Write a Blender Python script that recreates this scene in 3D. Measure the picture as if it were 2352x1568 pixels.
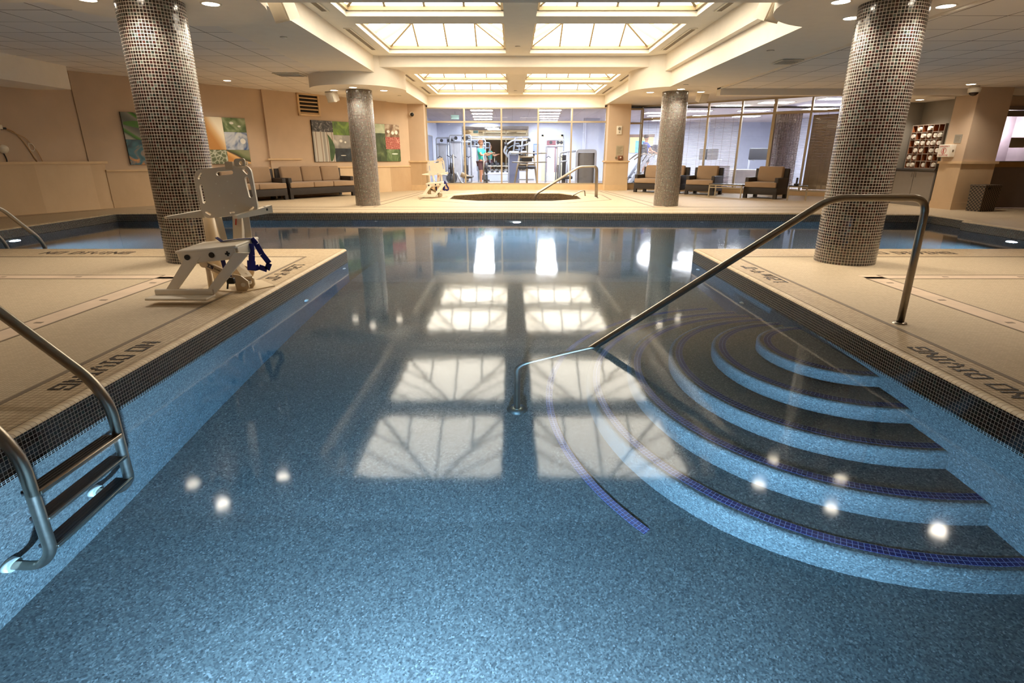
import bpy, bmesh, math, random
from mathutils import Vector, Matrix
for o in list(bpy.data.objects): bpy.data.objects.remove(o)
SC = bpy.context.scene
COL = SC.collection
PI = math.pi
# ---------------------------------------------------------------- camera, world, exposure, large lights
cam_d = bpy.data.cameras.new('camera'); cam = bpy.data.objects.new('camera', cam_d); COL.objects.link(cam)
cam.location = (0, 0, 1.2); cam.rotation_euler = (math.radians(90 - 18.66), 0, 0)
cam_d.sensor_width = 36; cam_d.lens = 1250 / 2352 * 36; cam_d.clip_start = 0.02; cam_d.clip_end = 200
SC.camera = cam
SC.view_settings.view_transform = 'Standard'; SC.view_settings.look = 'None'
SC.view_settings.exposure = 0.58; SC.view_settings.gamma = 1.0; SC.view_settings.use_curve_mapping = False
w = bpy.data.worlds.new('world'); SC.world = w; w.use_nodes = True
w.node_tree.nodes['Background'].inputs[0].default_value = (0.5, 0.45, 0.4, 1)
w.node_tree.nodes['Background'].inputs[1].default_value = 0.02
cy = SC.cycles
cy.max_bounces = 10; cy.diffuse_bounces = 5; cy.glossy_bounces = 4; cy.transmission_bounces = 6; cy.transparent_max_bounces = 12
cy.caustics_reflective = False; cy.caustics_refractive = True; cy.blur_glossy = 0.6
cy.sample_clamp_indirect = 4.0; cy.sample_clamp_direct = 0.0
cy.use_denoising = True
try: cy.denoiser = 'OPENIMAGEDENOISE'
except Exception: pass
# light levels of the place
WARM = (1.0, 0.90, 0.78)
E_SKYLIGHT = 6.2      # radiance of the backlit skylight panes
E_DOWN = 58.0        # power of a downlight at a column
E_SIDE = 74.0        # power of a downlight in the tiled side ceilings
E_POOL = 980.0       # power of an underwater lamp
E_GYM = 42.0          # radiance of the gym troffers
POOL_COL = (0.50, 0.70, 1.0)
# ---------------------------------------------------------------- materials
def new_mat(name):
    m = bpy.data.materials.new(name); m.use_nodes = True
    nt = m.node_tree; bs = nt.nodes['Principled BSDF']
    return m, nt, bs
def srgb(h):
    if isinstance(h, str):
        h = h.lstrip('#'); v = [int(h[i:i+2], 16) / 255 for i in (0, 2, 4)]
    else: v = [x / 255 for x in h]
    return tuple((x / 12.92 if x <= 0.04045 else ((x + 0.055) / 1.055) ** 2.4) for x in v) + (1,)
def N(nt, t, **kw):
    n = nt.nodes.new(t)
    for k, v in kw.items(): setattr(n, k, v)
    return n
def ramp(nt, stops, interp='LINEAR'):
    r = N(nt, 'ShaderNodeValToRGB'); r.color_ramp.interpolation = interp
    e = r.color_ramp.elements
    while len(e) < len(stops): e.new(0.5)
    for i, (p, c) in enumerate(stops): e[i].position = p; e[i].color = c
    return r
def plain(name, col, rough=0.5, metal=0.0, var=0.08, scale=6.0, bump=0.0, bscale=60.0, spec=0.5, sheen=0.0):
    """colour with soft procedural variation and optional fine bump"""
    m, nt, bs = new_mat(name); c = srgb(col)
    tc = N(nt, 'ShaderNodeTexCoord'); no = N(nt, 'ShaderNodeTexNoise'); no.inputs['Scale'].default_value = scale; no.inputs['Detail'].default_value = 4
    nt.links.new(tc.outputs['Object'], no.inputs['Vector'])
    lo = tuple(x * (1 - var) for x in c[:3]) + (1,); hi = tuple(min(1, x * (1 + var)) for x in c[:3]) + (1,)
    r = ramp(nt, [(0.3, lo), (0.7, hi)]); nt.links.new(no.outputs['Fac'], r.inputs['Fac'])
    nt.links.new(r.outputs['Color'], bs.inputs['Base Color'])
    bs.inputs['Roughness'].default_value = rough; bs.inputs['Metallic'].default_value = metal
    bs.inputs['Specular IOR Level'].default_value = spec
    if sheen: bs.inputs['Sheen Weight'].default_value = sheen
    if bump:
        n2 = N(nt, 'ShaderNodeTexNoise'); n2.inputs['Scale'].default_value = bscale
        nt.links.new(tc.outputs['Object'], n2.inputs['Vector'])
        b = N(nt, 'ShaderNodeBump'); b.inputs['Strength'].default_value = bump; b.inputs['Distance'].default_value = 0.01
        nt.links.new(n2.outputs['Fac'], b.inputs['Height']); nt.links.new(b.outputs['Normal'], bs.inputs['Normal'])
    return m
def glow(name, col, strength):
    m, nt, bs = new_mat(name); nt.nodes.remove(bs)
    e = N(nt, 'ShaderNodeEmission'); e.inputs['Color'].default_value = tuple(col[:3]) + (1,); e.inputs['Strength'].default_value = strength
    nt.links.new(e.outputs[0], nt.nodes['Material Output'].inputs[0]); return m
def mosaic(name, size, gw, grout, stops, rough=0.25, grough=0.6, spec=0.5, sizev=None, interp='LINEAR', jitter=0.0, bump=0.25):
    """square tiles laid in the mesh's metric UVs, each tile its own shade, recessed grout"""
    m, nt, bs = new_mat(name)
    uv = N(nt, 'ShaderNodeUVMap')
    sc = N(nt, 'ShaderNodeVectorMath', operation='DIVIDE'); sc.inputs[1].default_value = (size, sizev or size, 1)
    nt.links.new(uv.outputs[0], sc.inputs[0])
    fl = N(nt, 'ShaderNodeVectorMath', operation='FLOOR'); nt.links.new(sc.outputs[0], fl.inputs[0])
    fr = N(nt, 'ShaderNodeVectorMath', operation='FRACTION'); nt.links.new(sc.outputs[0], fr.inputs[0])
    wn = N(nt, 'ShaderNodeTexWhiteNoise', noise_dimensions='3D'); nt.links.new(fl.outputs[0], wn.inputs['Vector'])
    r = ramp(nt, stops, interp); nt.links.new(wn.outputs['Value'], r.inputs['Fac'])
    sp = N(nt, 'ShaderNodeSeparateXYZ'); nt.links.new(fr.outputs[0], sp.inputs[0])
    def near(o):
        a = N(nt, 'ShaderNodeMath', operation='SUBTRACT'); nt.links.new(o, a.inputs[0]); a.inputs[1].default_value = 0.5
        b = N(nt, 'ShaderNodeMath', operation='ABSOLUTE'); nt.links.new(a.outputs[0], b.inputs[0]); return b
    mx = N(nt, 'ShaderNodeMath', operation='MAXIMUM'); nt.links.new(near(sp.outputs[0]).outputs[0], mx.inputs[0]); nt.links.new(near(sp.outputs[1]).outputs[0], mx.inputs[1])
    gt = N(nt, 'ShaderNodeMath', operation='GREATER_THAN'); nt.links.new(mx.outputs[0], gt.inputs[0]); gt.inputs[1].default_value = 0.5 - gw / 2
    mix = N(nt, 'ShaderNodeMix', data_type='RGBA'); nt.links.new(gt.outputs[0], mix.inputs['Factor'])
    nt.links.new(r.outputs['Color'], mix.inputs[6]); mix.inputs[7].default_value = srgb(grout)
    nt.links.new(mix.outputs[2], bs.inputs['Base Color'])
    mr = N(nt, 'ShaderNodeMix', data_type='FLOAT'); nt.links.new(gt.outputs[0], mr.inputs[0]); mr.inputs[2].default_value = rough; mr.inputs[3].default_value = grough
    nt.links.new(mr.outputs[0], bs.inputs['Roughness'])
    bs.inputs['Specular IOR Level'].default_value = spec
    if bump:
        iv = N(nt, 'ShaderNodeMath', operation='SUBTRACT'); iv.inputs[0].default_value = 1; nt.links.new(gt.outputs[0], iv.inputs[1])
        b = N(nt, 'ShaderNodeBump'); b.inputs['Strength'].default_value = bump; b.inputs['Distance'].default_value = 0.002
        nt.links.new(iv.outputs[0], b.inputs['Height'])
        if jitter:
            wn2 = N(nt, 'ShaderNodeTexWhiteNoise', noise_dimensions='3D'); nt.links.new(fl.outputs[0], wn2.inputs['Vector'])
            vm = N(nt, 'ShaderNodeVectorMath', operation='SUBTRACT'); nt.links.new(wn2.outputs['Color'], vm.inputs[0]); vm.inputs[1].default_value = (0.5, 0.5, 0.5)
            vs = N(nt, 'ShaderNodeVectorMath', operation='SCALE'); nt.links.new(vm.outputs[0], vs.inputs[0]); vs.inputs['Scale'].default_value = jitter
            va = N(nt, 'ShaderNodeVectorMath', operation='ADD'); nt.links.new(b.outputs['Normal'], va.inputs[0]); nt.links.new(vs.outputs[0], va.inputs[1])
            vn = N(nt, 'ShaderNodeVectorMath', operation='NORMALIZE'); nt.links.new(va.outputs[0], vn.inputs[0])
            nt.links.new(vn.outputs[0], bs.inputs['Normal'])
        else: nt.links.new(b.outputs['Normal'], bs.inputs['Normal'])
    return m
def panels(name, width, lo, hi, rough=0.55):
    """stone sheets: each upright sheet its own tone, cloudy veining across"""
    m, nt, bs = new_mat(name)
    uv = N(nt, 'ShaderNodeUVMap'); sp = N(nt, 'ShaderNodeSeparateXYZ'); nt.links.new(uv.outputs[0], sp.inputs[0])
    d = N(nt, 'ShaderNodeMath', operation='DIVIDE'); nt.links.new(sp.outputs[0], d.inputs[0]); d.inputs[1].default_value = width
    f = N(nt, 'ShaderNodeMath', operation='FLOOR'); nt.links.new(d.outputs[0], f.inputs[0])
    wn = N(nt, 'ShaderNodeTexWhiteNoise', noise_dimensions='1D'); nt.links.new(f.outputs[0], wn.inputs['W'])
    no = N(nt, 'ShaderNodeTexNoise'); no.inputs['Scale'].default_value = 1.6; no.inputs['Detail'].default_value = 7; no.inputs['Roughness'].default_value = 0.62
    mp = N(nt, 'ShaderNodeMapping'); mp.inputs['Scale'].default_value = (1.2, 0.6, 1); nt.links.new(uv.outputs[0], mp.inputs['Vector']); nt.links.new(mp.outputs[0], no.inputs['Vector'])
    a = N(nt, 'ShaderNodeMath', operation='MULTIPLY'); nt.links.new(wn.outputs['Value'], a.inputs[0]); a.inputs[1].default_value = 0.5
    b = N(nt, 'ShaderNodeMath', operation='MULTIPLY_ADD'); nt.links.new(no.outputs['Fac'], b.inputs[0]); b.inputs[1].default_value = 0.6; nt.links.new(a.outputs[0], b.inputs[2])
    r = ramp(nt, [(0.2, srgb(lo)), (0.85, srgb(hi))]); nt.links.new(b.outputs[0], r.inputs['Fac']); nt.links.new(r.outputs['Color'], bs.inputs['Base Color'])
    bs.inputs['Roughness'].default_value = rough; return m
def ceiling_tile(name, sx, sy, col, line):
    m, nt, bs = new_mat(name)
    tc = N(nt, 'ShaderNodeTexCoord'); dv = N(nt, 'ShaderNodeVectorMath', operation='DIVIDE'); dv.inputs[1].default_value = (sx, sy, 1)
    nt.links.new(tc.outputs['Object'], dv.inputs[0]); fr = N(nt, 'ShaderNodeVectorMath', operation='FRACTION'); nt.links.new(dv.outputs[0], fr.inputs[0])
    fl = N(nt, 'ShaderNodeVectorMath', operation='FLOOR'); nt.links.new(dv.outputs[0], fl.inputs[0])
    sp = N(nt, 'ShaderNodeSeparateXYZ'); nt.links.new(fr.outputs[0], sp.inputs[0])
    mn = N(nt, 'ShaderNodeMath', operation='MINIMUM'); nt.links.new(sp.outputs[0], mn.inputs[0]); nt.links.new(sp.outputs[1], mn.inputs[1])
    # joints open and close along their run
    no = N(nt, 'ShaderNodeTexNoise'); no.inputs['Scale'].default_value = 1.7; nt.links.new(tc.outputs['Object'], no.inputs['Vector'])
    jw = N(nt, 'ShaderNodeMath', operation='MULTIPLY'); nt.links.new(no.outputs['Fac'], jw.inputs[0]); jw.inputs[1].default_value = 0.042
    lt = N(nt, 'ShaderNodeMath', operation='LESS_THAN'); nt.links.new(mn.outputs[0], lt.inputs[0]); nt.links.new(jw.outputs[0], lt.inputs[1])
    wn = N(nt, 'ShaderNodeTexWhiteNoise', noise_dimensions='3D'); nt.links.new(fl.outputs[0], wn.inputs['Vector'])
    c = srgb(col); r = ramp(nt, [(0, tuple(x * 0.93 for x in c[:3]) + (1,)), (1, c)]); nt.links.new(wn.outputs['Value'], r.inputs['Fac'])
    mix = N(nt, 'ShaderNodeMix', data_type='RGBA'); nt.links.new(lt.outputs[0], mix.inputs['Factor']); nt.links.new(r.outputs['Color'], mix.inputs[6]); mix.inputs[7].default_value = srgb(line)
    nt.links.new(mix.outputs[2], bs.inputs['Base Color']); bs.inputs['Roughness'].default_value = 0.9; return m
def plaster(name):
    m, nt, bs = new_mat(name)
    tc = N(nt, 'ShaderNodeTexCoord')
    v = N(nt, 'ShaderNodeTexVoronoi'); v.inputs['Scale'].default_value = 120; nt.links.new(tc.outputs['Object'], v.inputs['Vector'])
    no = N(nt, 'ShaderNodeTexNoise'); no.inputs['Scale'].default_value = 0.9; no.inputs['Detail'].default_value = 5; nt.links.new(tc.outputs['Object'], no.inputs['Vector'])
    r = ramp(nt, [(0.0, srgb('#2d2d2a')), (0.4, srgb('#565650')), (0.75, srgb('#6c6c64')), (1.0, srgb('#96958b'))])
    nt.links.new(v.outputs['Color'], r.inputs['Fac'])
    r2 = ramp(nt, [(0.3, (0.78, 0.78, 0.78, 1)), (0.7, (1, 1, 1, 1))]); nt.links.new(no.outputs['Fac'], r2.inputs['Fac'])
    mx = N(nt, 'ShaderNodeMix', data_type='RGBA', blend_type='MULTIPLY'); mx.inputs['Factor'].default_value = 1
    nt.links.new(r.outputs['Color'], mx.inputs[6]); nt.links.new(r2.outputs['Color'], mx.inputs[7]); nt.links.new(mx.outputs[2], bs.inputs['Base Color'])
    bs.inputs['Roughness'].default_value = 0.8; return m
def water_mat(name, strength, scale, tint=None):
    m, nt, bs = new_mat(name); nt.nodes.remove(bs)
    tc = N(nt, 'ShaderNodeTexCoord')
    no = N(nt, 'ShaderNodeTexNoise'); no.inputs['Scale'].default_value = scale; no.inputs['Detail'].default_value = 2.5; nt.links.new(tc.outputs['Object'], no.inputs['Vector'])
    b = N(nt, 'ShaderNodeBump'); b.inputs['Strength'].default_value = strength; b.inputs['Distance'].default_value = 0.01; nt.links.new(no.outputs['Fac'], b.inputs['Height'])
    # refraction stays clear; the mirror image is softened by ripples too fine and quick to resolve
    g = N(nt, 'ShaderNodeBsdfRefraction'); g.inputs['IOR'].default_value = 1.333; g.inputs['Roughness'].default_value = 0.0
    gl = N(nt, 'ShaderNodeBsdfGlossy'); gl.inputs['Roughness'].default_value = 0.065
    fr = N(nt, 'ShaderNodeFresnel'); fr.inputs['IOR'].default_value = 1.333; mx = N(nt, 'ShaderNodeMixShader')
    for q in (g, gl, fr): nt.links.new(b.outputs['Normal'], q.inputs['Normal'])
    nt.links.new(fr.outputs[0], mx.inputs[0]); nt.links.new(g.outputs[0], mx.inputs[1]); nt.links.new(gl.outputs[0], mx.inputs[2])
    out = nt.nodes['Material Output']; nt.links.new(mx.outputs[0], out.inputs['Surface'])
    if tint:
        va = N(nt, 'ShaderNodeVolumeAbsorption'); va.inputs['Color'].default_value = tint[:3] + (1,); va.inputs['Density'].default_value = tint[3]
        nt.links.new(va.outputs[0], out.inputs['Volume'])
    return m
def pane_mat(name, tint=(1, 1, 1), refl=1.0):
    """thin architectural glass: clear, with its Fresnel reflection"""
    m, nt, bs = new_mat(name); nt.nodes.remove(bs)
    t = N(nt, 'ShaderNodeBsdfTransparent'); t.inputs[0].default_value = tint + (1,)
    g = N(nt, 'ShaderNodeBsdfGlossy'); g.inputs['Roughness'].default_value = 0.0
    f = N(nt, 'ShaderNodeFresnel'); f.inputs['IOR'].default_value = 1.5
    mu = N(nt, 'ShaderNodeMath', operation='MULTIPLY'); nt.links.new(f.outputs[0], mu.inputs[0]); mu.inputs[1].default_value = refl
    mx = N(nt, 'ShaderNodeMixShader'); nt.links.new(mu.outputs[0], mx.inputs[0]); nt.links.new(t.outputs[0], mx.inputs[1]); nt.links.new(g.outputs[0], mx.inputs[2])
    nt.links.new(mx.outputs[0], nt.nodes['Material Output'].inputs[0]); return m
def weave(name, c1, c2, scale):
    m, nt, bs = new_mat(name); uv = N(nt, 'ShaderNodeUVMap')
    ck = N(nt, 'ShaderNodeTexChecker'); ck.inputs['Scale'].default_value = scale; ck.inputs['Color1'].default_value = srgb(c1); ck.inputs['Color2'].default_value = srgb(c2)
    nt.links.new(uv.outputs[0], ck.inputs['Vector']); nt.links.new(ck.outputs['Color'], bs.inputs['Base Color']); bs.inputs['Roughness'].default_value = 0.55
    b = N(nt, 'ShaderNodeBump'); b.inputs['Strength'].default_value = 0.6; b.inputs['Distance'].default_value = 0.004; nt.links.new(ck.outputs['Fac'], b.inputs['Height']); nt.links.new(b.outputs['Normal'], bs.inputs['Normal'])
    return m
def photo(name, stops, scale, dist=1.0, kind='noise', rot=0.3):
    """abstract print: soft bands and blobs"""
    m, nt, bs = new_mat(name); tc = N(nt, 'ShaderNodeTexCoord'); mp = N(nt, 'ShaderNodeMapping'); mp.inputs['Rotation'].default_value = (0, rot, rot); nt.links.new(tc.outputs['Object'], mp.inputs['Vector'])
    if kind == 'wave':
        t = N(nt, 'ShaderNodeTexWave'); t.inputs['Scale'].default_value = scale; t.inputs['Distortion'].default_value = dist; t.inputs['Detail'].default_value = 1.5; o = t.outputs['Fac']
    elif kind == 'cell':
        t = N(nt, 'ShaderNodeTexVoronoi', feature='DISTANCE_TO_EDGE'); t.inputs['Scale'].default_value = scale; o = t.outputs['Distance']
    else:
        t = N(nt, 'ShaderNodeTexNoise'); t.inputs['Scale'].default_value = scale; t.inputs['Distortion'].default_value = dist; o = t.outputs['Fac']
    nt.links.new(mp.outputs[0], t.inputs['Vector'])
    r = ramp(nt, [(p, srgb(c)) for p, c in stops]); nt.links.new(o, r.inputs['Fac']); nt.links.new(r.outputs['Color'], bs.inputs['Base Color']); bs.inputs['Roughness'].default_value = 0.4
    return m
MT = {}
MT['deck'] = mosaic('deck_mosaic', 0.024, 0.16, '#a38e71', [(0, srgb('#bca889')), (1, srgb('#c8b495'))], rough=0.6, grough=0.8, bump=0.1)
MT['coping'] = mosaic('coping_tile', 0.0305, 0.10, '#7d6449', [(0, srgb('#b69e7d')), (0.5, srgb('#bfa886')), (1, srgb('#c9b390'))], rough=0.5, grough=0.8, bump=0.3)
MT['band'] = mosaic('waterline_tile', 0.0215, 0.12, '#a89e90', [(0, srgb('#1c1511')), (0.35, srgb('#2b1d18')), (0.55, srgb('#1f2620')), (0.8, srgb('#33231d')), (1, srgb('#26332e'))], rough=0.12, grough=0.6)
MT['column'] = mosaic('column_mosaic', 0.032, 0.15, '#cabfb0', [(0, srgb('#1a1310')), (0.2, srgb('#38241d')), (0.4, srgb('#241c18')), (0.6, srgb('#4a2a24')), (0.75, srgb('#2b332d')), (0.9, srgb('#4b4035')), (1, srgb('#5a6258'))], rough=0.13, grough=0.5, spec=0.8, jitter=0.06)
MT['blue'] = mosaic('blue_nosing_tile', 0.027, 0.12, '#6f82b0', [(0, srgb('#0c1142')), (1, srgb('#151c5c'))], rough=0.2)
MT['plaster'] = plaster('pool_plaster')
MT['water'] = water_mat('pool_water', 0.10, 2.4, (0.26, 0.74, 0.95, 0.27))
MT['tubwater'] = water_mat('tub_water', 0.10, 5)
MT['wall'] = plain('wall_paint_tan', '#ccb296', 0.75, var=0.05, scale=2.0, bump=0.05)
MT['stone'] = panels('stone_sheet', 1.15, '#ba9a75', '#d8bc97')
MT['stone_trim'] = plain('stone_trim', '#d8b98f', 0.5, var=0.05)
MT['white_ceiling'] = plain('ceiling_paint', '#f0e8d8', 0.9, var=0.02)
MT['soffit'] = plain('soffit_paint', '#f0e6d6', 0.9, var=0.02)
MT['tileL'] = ceiling_tile('acoustic_tile', 0.70, 0.70, '#efe7dd', '#6d5c4a')
MT['steel'] = plain('brushed_steel', '#a09688', 0.32, metal=1.0, var=0.06, scale=30)
MT['steel_dark'] = plain('tread_dark_plastic', '#2a2320', 0.5)
MT['white_plastic'] = plain('white_plastic', '#e9dfcc', 0.45, var=0.03)
MT['lift_plastic'] = plain('cream_plastic', '#dfd1ba', 0.4, var=0.05, scale=3)
MT['lift_metal'] = plain('cream_powder_coat', '#d3bf9f', 0.4, var=0.03)
MT['black'] = plain('black_rubber', '#151312', 0.5)
MT['navy'] = plain('navy_webbing', '#1d1d6b', 0.75, var=0.12, scale=60, bump=0.2, bscale=300)
MT['wicker'] = weave('dark_wicker', '#3a2f26', '#221b16', 70)
MT['cushion'] = plain('taupe_fabric', '#a1866a', 0.9, var=0.06, scale=3, bump=0.15, bscale=400, sheen=0.2)
MT['alu'] = plain('anodised_frame', '#b8a98f', 0.4, metal=0.6, var=0.03)
MT['alu_grey'] = plain('grey_frame', '#9c9282', 0.4, metal=0.5, var=0.03)
MT['pane'] = pane_mat('clear_glass', refl=0.8)
MT['skyframe'] = plain('skylight_frame', '#b19d7a', 0.5, metal=0.2, var=0.04)
MT['skypane'] = glow('skylight_pane', (1.0, 0.90, 0.73), E_SKYLIGHT)
MT['lamp'] = glow('downlight_lens', (1.0, 0.88, 0.70), 14.0)
MT['poollens'] = glow('pool_light_lens', (0.75, 0.86, 1.0), 90.0)
MT['troffer'] = glow('troffer_lens', (0.90, 0.94, 1.0), E_GYM)
MT['vent'] = plain('vent_bronze', '#75654e', 0.6)
MT['dark'] = plain('dark_void', '#241d17', 0.9)
MT['line'] = plain('deck_inlay_line', '#7b6a55', 0.6)
MT['line2'] = plain('drain_strip', '#cdb498', 0.6)
MT['letter'] = plain('mosaic_black_tile', '#3b3029', 0.4)
MT['gymwall'] = plain('gym_wall', '#c5cbdd', 0.8, var=0.03)
MT['gymfloor'] = plain('gym_floor', '#9a938f', 0.6, var=0.1)
MT['gymceil'] = ceiling_tile('gym_ceiling', 0.7, 1.4, '#c6bfc8', '#a59da5')
MT['gymsteel'] = plain('machine_grey', '#b4bac6', 0.35, metal=0.4, var=0.05)
MT['gymdark'] = plain('machine_dark', '#33343a', 0.5)
MT['gymshroud'] = plain('machine_shroud', '#6e6a66', 0.45)
MT['mirror'] = plain('mirror_silver', '#d5dade', 0.02, metal=1.0, var=0.0)
# ---------------------------------------------------------------- mesh builder
class MB:
    def __init__(s): s.v = []; s.f = []; s.uv = []; s.sm = []; s.mi = []
    def face(s, pts, uv=None, smooth=False, mi=0):
        b = len(s.v); s.v.extend([tuple(p) for p in pts]); s.f.append(tuple(range(b, b + len(pts)))); s.uv.append(uv); s.sm.append(smooth); s.mi.append(mi)
    def add(s, vs, fs, M=None, smooth=False, uvs=None, mi=0):
        b = len(s.v)
        for p in vs: s.v.append(tuple(M @ Vector(p)) if M else tuple(p))
        for i, f in enumerate(fs):
            s.f.append(tuple(b + k for k in f)); s.uv.append(uvs[i] if uvs else None); s.sm.append(smooth); s.mi.append(mi)
    def box(s, x0, x1, y0, y1, z0, z1, M=None, mi=0):
        v = [(x, y, z) for z in (z0, z1) for y in (y0, y1) for x in (x0, x1)]
        s.add(v, [(0, 2, 3, 1), (4, 5, 7, 6), (0, 1, 5, 4), (2, 6, 7, 3), (0, 4, 6, 2), (1, 3, 7, 5)], M, mi=mi)
    def rbox(s, x0, x1, y0, y1, z0, z1, r=0.02, M=None, seg=3):
        bm = bmesh.new(); bmesh.ops.create_cube(bm, size=1)
        for v in bm.verts: v.co = Vector(((x0 + x1) / 2 + v.co.x * (x1 - x0), (y0 + y1) / 2 + v.co.y * (y1 - y0), (z0 + z1) / 2 + v.co.z * (z1 - z0)))
        bmesh.ops.bevel(bm, geom=list(bm.edges), offset=r, segments=seg, affect='EDGES', profile=0.5)
        bm.verts.index_update(); s.add([v.co.copy() for v in bm.verts], [tuple(v.index for v in f.verts) for f in bm.faces], M, smooth=True); bm.free()
    def bar(s, p0, p1, wd, ht, up=(0, 0, 1)):
        p0, p1 = Vector(p0), Vector(p1); d = (p1 - p0); L = d.length; d.normalize(); u = Vector(up)
        if abs(d.dot(u)) > 0.98: u = Vector((0, 1, 0))
        x = d.cross(u).normalized(); y = x.cross(d)
        M = Matrix.Translation(p0) @ Matrix(((x.x, y.x, d.x, 0), (x.y, y.y, d.y, 0), (x.z, y.z, d.z, 0), (0, 0, 0, 1)))
        s.box(-wd / 2, wd / 2, -ht / 2, ht / 2, 0, L, M)
    def cyl(s, p0, p1, r0, r1=None, n=20, caps=True, smooth=True, mi=0):
        r1 = r0 if r1 is None else r1; p0, p1 = Vector(p0), Vector(p1); d = (p1 - p0).normalized(); u = Vector((0, 0, 1)) if abs(d.z) < 0.95 else Vector((1, 0, 0))
        x = d.cross(u).normalized(); y = d.cross(x); L = (p1 - p0).length
        vs = []; 
        for p, r in ((p0, r0), (p1, r1)):
            for i in range(n): a = 2 * PI * i / n; vs.append(p + x * (r * math.cos(a)) + y * (r * math.sin(a)))
        fs = []; uvs = []
        for i in range(n):
            j = (i + 1) % n; fs.append((i, j, n + j, n + i)); c = 2 * PI * r0 / n; uvs.append([(i * c, 0), ((i + 1) * c, 0), ((i + 1) * c, L), (i * c, L)])
        s.add(vs, fs, None, smooth, uvs, mi)
        if caps:
            s.add(vs[:n], [tuple(reversed(range(n)))], mi=mi); s.add(vs[n:], [tuple(range(n))], mi=mi)
    def tube(s, pts, r, n=12, bend=0.0, seg=6, caps=True):
        """round tube along a path, its corners rounded by radius bend"""
        P = [Vector(p) for p in pts]; path = [P[0]]
        for i in range(1, len(P) - 1):
            a, b, c = P[i - 1], P[i], P[i + 1]; d0 = (a - b); d1 = (c - b); t = min(bend, d0.length * 0.48, d1.length * 0.48)
            if t <= 1e-5: path.append(b); continue
            q0 = b + d0.normalized() * t; q1 = b + d1.normalized() * t
            for k in range(seg + 1): u = k / seg; path.append(q0 * (1 - u) ** 2 + b * (2 * u * (1 - u)) + q1 * u * u)
        path.append(P[-1]); rings = []; prev = None
        for i, p in enumerate(path):
            d = (path[min(i + 1, len(path) - 1)] - path[max(i - 1, 0)]).normalized()
            if prev is None: u = Vector((0, 0, 1)) if abs(d.z) < 0.9 else Vector((1, 0, 0)); x = d.cross(u).normalized()
            else: x = (prev - d * prev.dot(d)).normalized()
            prev = x; y = d.cross(x); rings.append([p + x * (r * math.cos(2 * PI * k / n)) + y * (r * math.sin(2 * PI * k / n)) for k in range(n)])
        vs = [q for R in rings for q in R]; fs = []
        for i in range(len(rings) - 1):
            for k in range(n): l = (k + 1) % n; fs.append((i * n + k, i * n + l, (i + 1) * n + l, (i + 1) * n + k))
        s.add(vs, fs, None, True)
        if caps: s.add(rings[0], [tuple(reversed(range(n)))]); s.add(rings[-1], [tuple(range(n))])
    def plate(s, poly, t, M=None, holes=(), smooth=False):
        """flat outline in local XY, thickness t along Z, with holes"""
        bm = bmesh.new(); loops = [poly] + list(holes); es = []
        for lp in loops:
            vv = [bm.verts.new((p[0], p[1], 0)) for p in lp]
            for i in range(len(vv)): es.append(bm.edges.new((vv[i], vv[(i + 1) % len(vv)])))
        bmesh.ops.triangle_fill(bm, use_beauty=True, use_dissolve=False, edges=es); bm.normal_update()
        bm.verts.index_update(); vs = [v.co.copy() for v in bm.verts]
        fs = [tuple(v.index for v in (f.verts if f.normal.z > 0 else reversed(list(f.verts)))) for f in bm.faces]; bm.free()
        s.add([(p[0], p[1], t) for p in vs], fs, M)
        if t:
            s.add([(p[0], p[1], 0) for p in vs], [tuple(reversed(f)) for f in fs], M)
            for li, lp in enumerate(loops):
                A = sum(lp[i][0] * lp[(i + 1) % len(lp)][1] - lp[(i + 1) % len(lp)][0] * lp[i][1] for i in range(len(lp)))
                q = list(lp) if (A > 0) == (li == 0) else list(reversed(lp))
                for i in range(len(q)):
                    a, b = q[i], q[(i + 1) % len(q)]; s.add([(a[0], a[1], 0), (b[0], b[1], 0), (b[0], b[1], t), (a[0], a[1], t)], [(0, 1, 2, 3)], M)
    def lathe(s, prof, n=24, M=None, a0=0.0, a1=2 * PI):
        full = abs(a1 - a0 - 2 * PI) < 1e-6; k = n if full else n + 1; vs = []
        for i in range(k):
            a = a0 + (a1 - a0) * i / n
            for (r, z) in prof: vs.append((r * math.cos(a), r * math.sin(a), z))
        m = len(prof); fs = []
        for i in range(n):
            j = (i + 1) % k
            for q in range(m - 1): fs.append((i * m + q, j * m + q, j * m + q + 1, i * m + q + 1))
        s.add(vs, fs, M, True)
    def build(s, name, mat, parent=None, weld=True, sharp=None):
        me = bpy.data.meshes.new(name); me.from_pydata(s.v, [], s.f)
        uvl = me.uv_layers.new(name='UVMap')
        for p in me.polygons:
            p.use_smooth = s.sm[p.index]; p.material_index = s.mi[p.index]; u = s.uv[p.index]; n = p.normal
            for k, li in enumerate(p.loop_indices):
                if u: uvl.data[li].uv = u[k]
                else:
                    c = me.vertices[me.loops[li].vertex_index].co; ax = max(range(3), key=lambda q: abs(n[q]))
                    uvl.data[li].uv = (c.y, c.z) if ax == 0 else ((c.x, c.z) if ax == 1 else (c.x, c.y))
        for m in (mat if isinstance(mat, (list, tuple)) else [mat]): me.materials.append(m)
        if weld:
            bm = bmesh.new(); bm.from_mesh(me); bmesh.ops.remove_doubles(bm, verts=list(bm.verts), dist=1e-5); bm.to_mesh(me); bm.free()
        if sharp is not None:
            for p in me.polygons: p.use_smooth = True
            me.set_sharp_from_angle(angle=math.radians(sharp))
        o = bpy.data.objects.new(name, me); COL.objects.link(o)
        if parent: o.parent = parent
        return o
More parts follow.
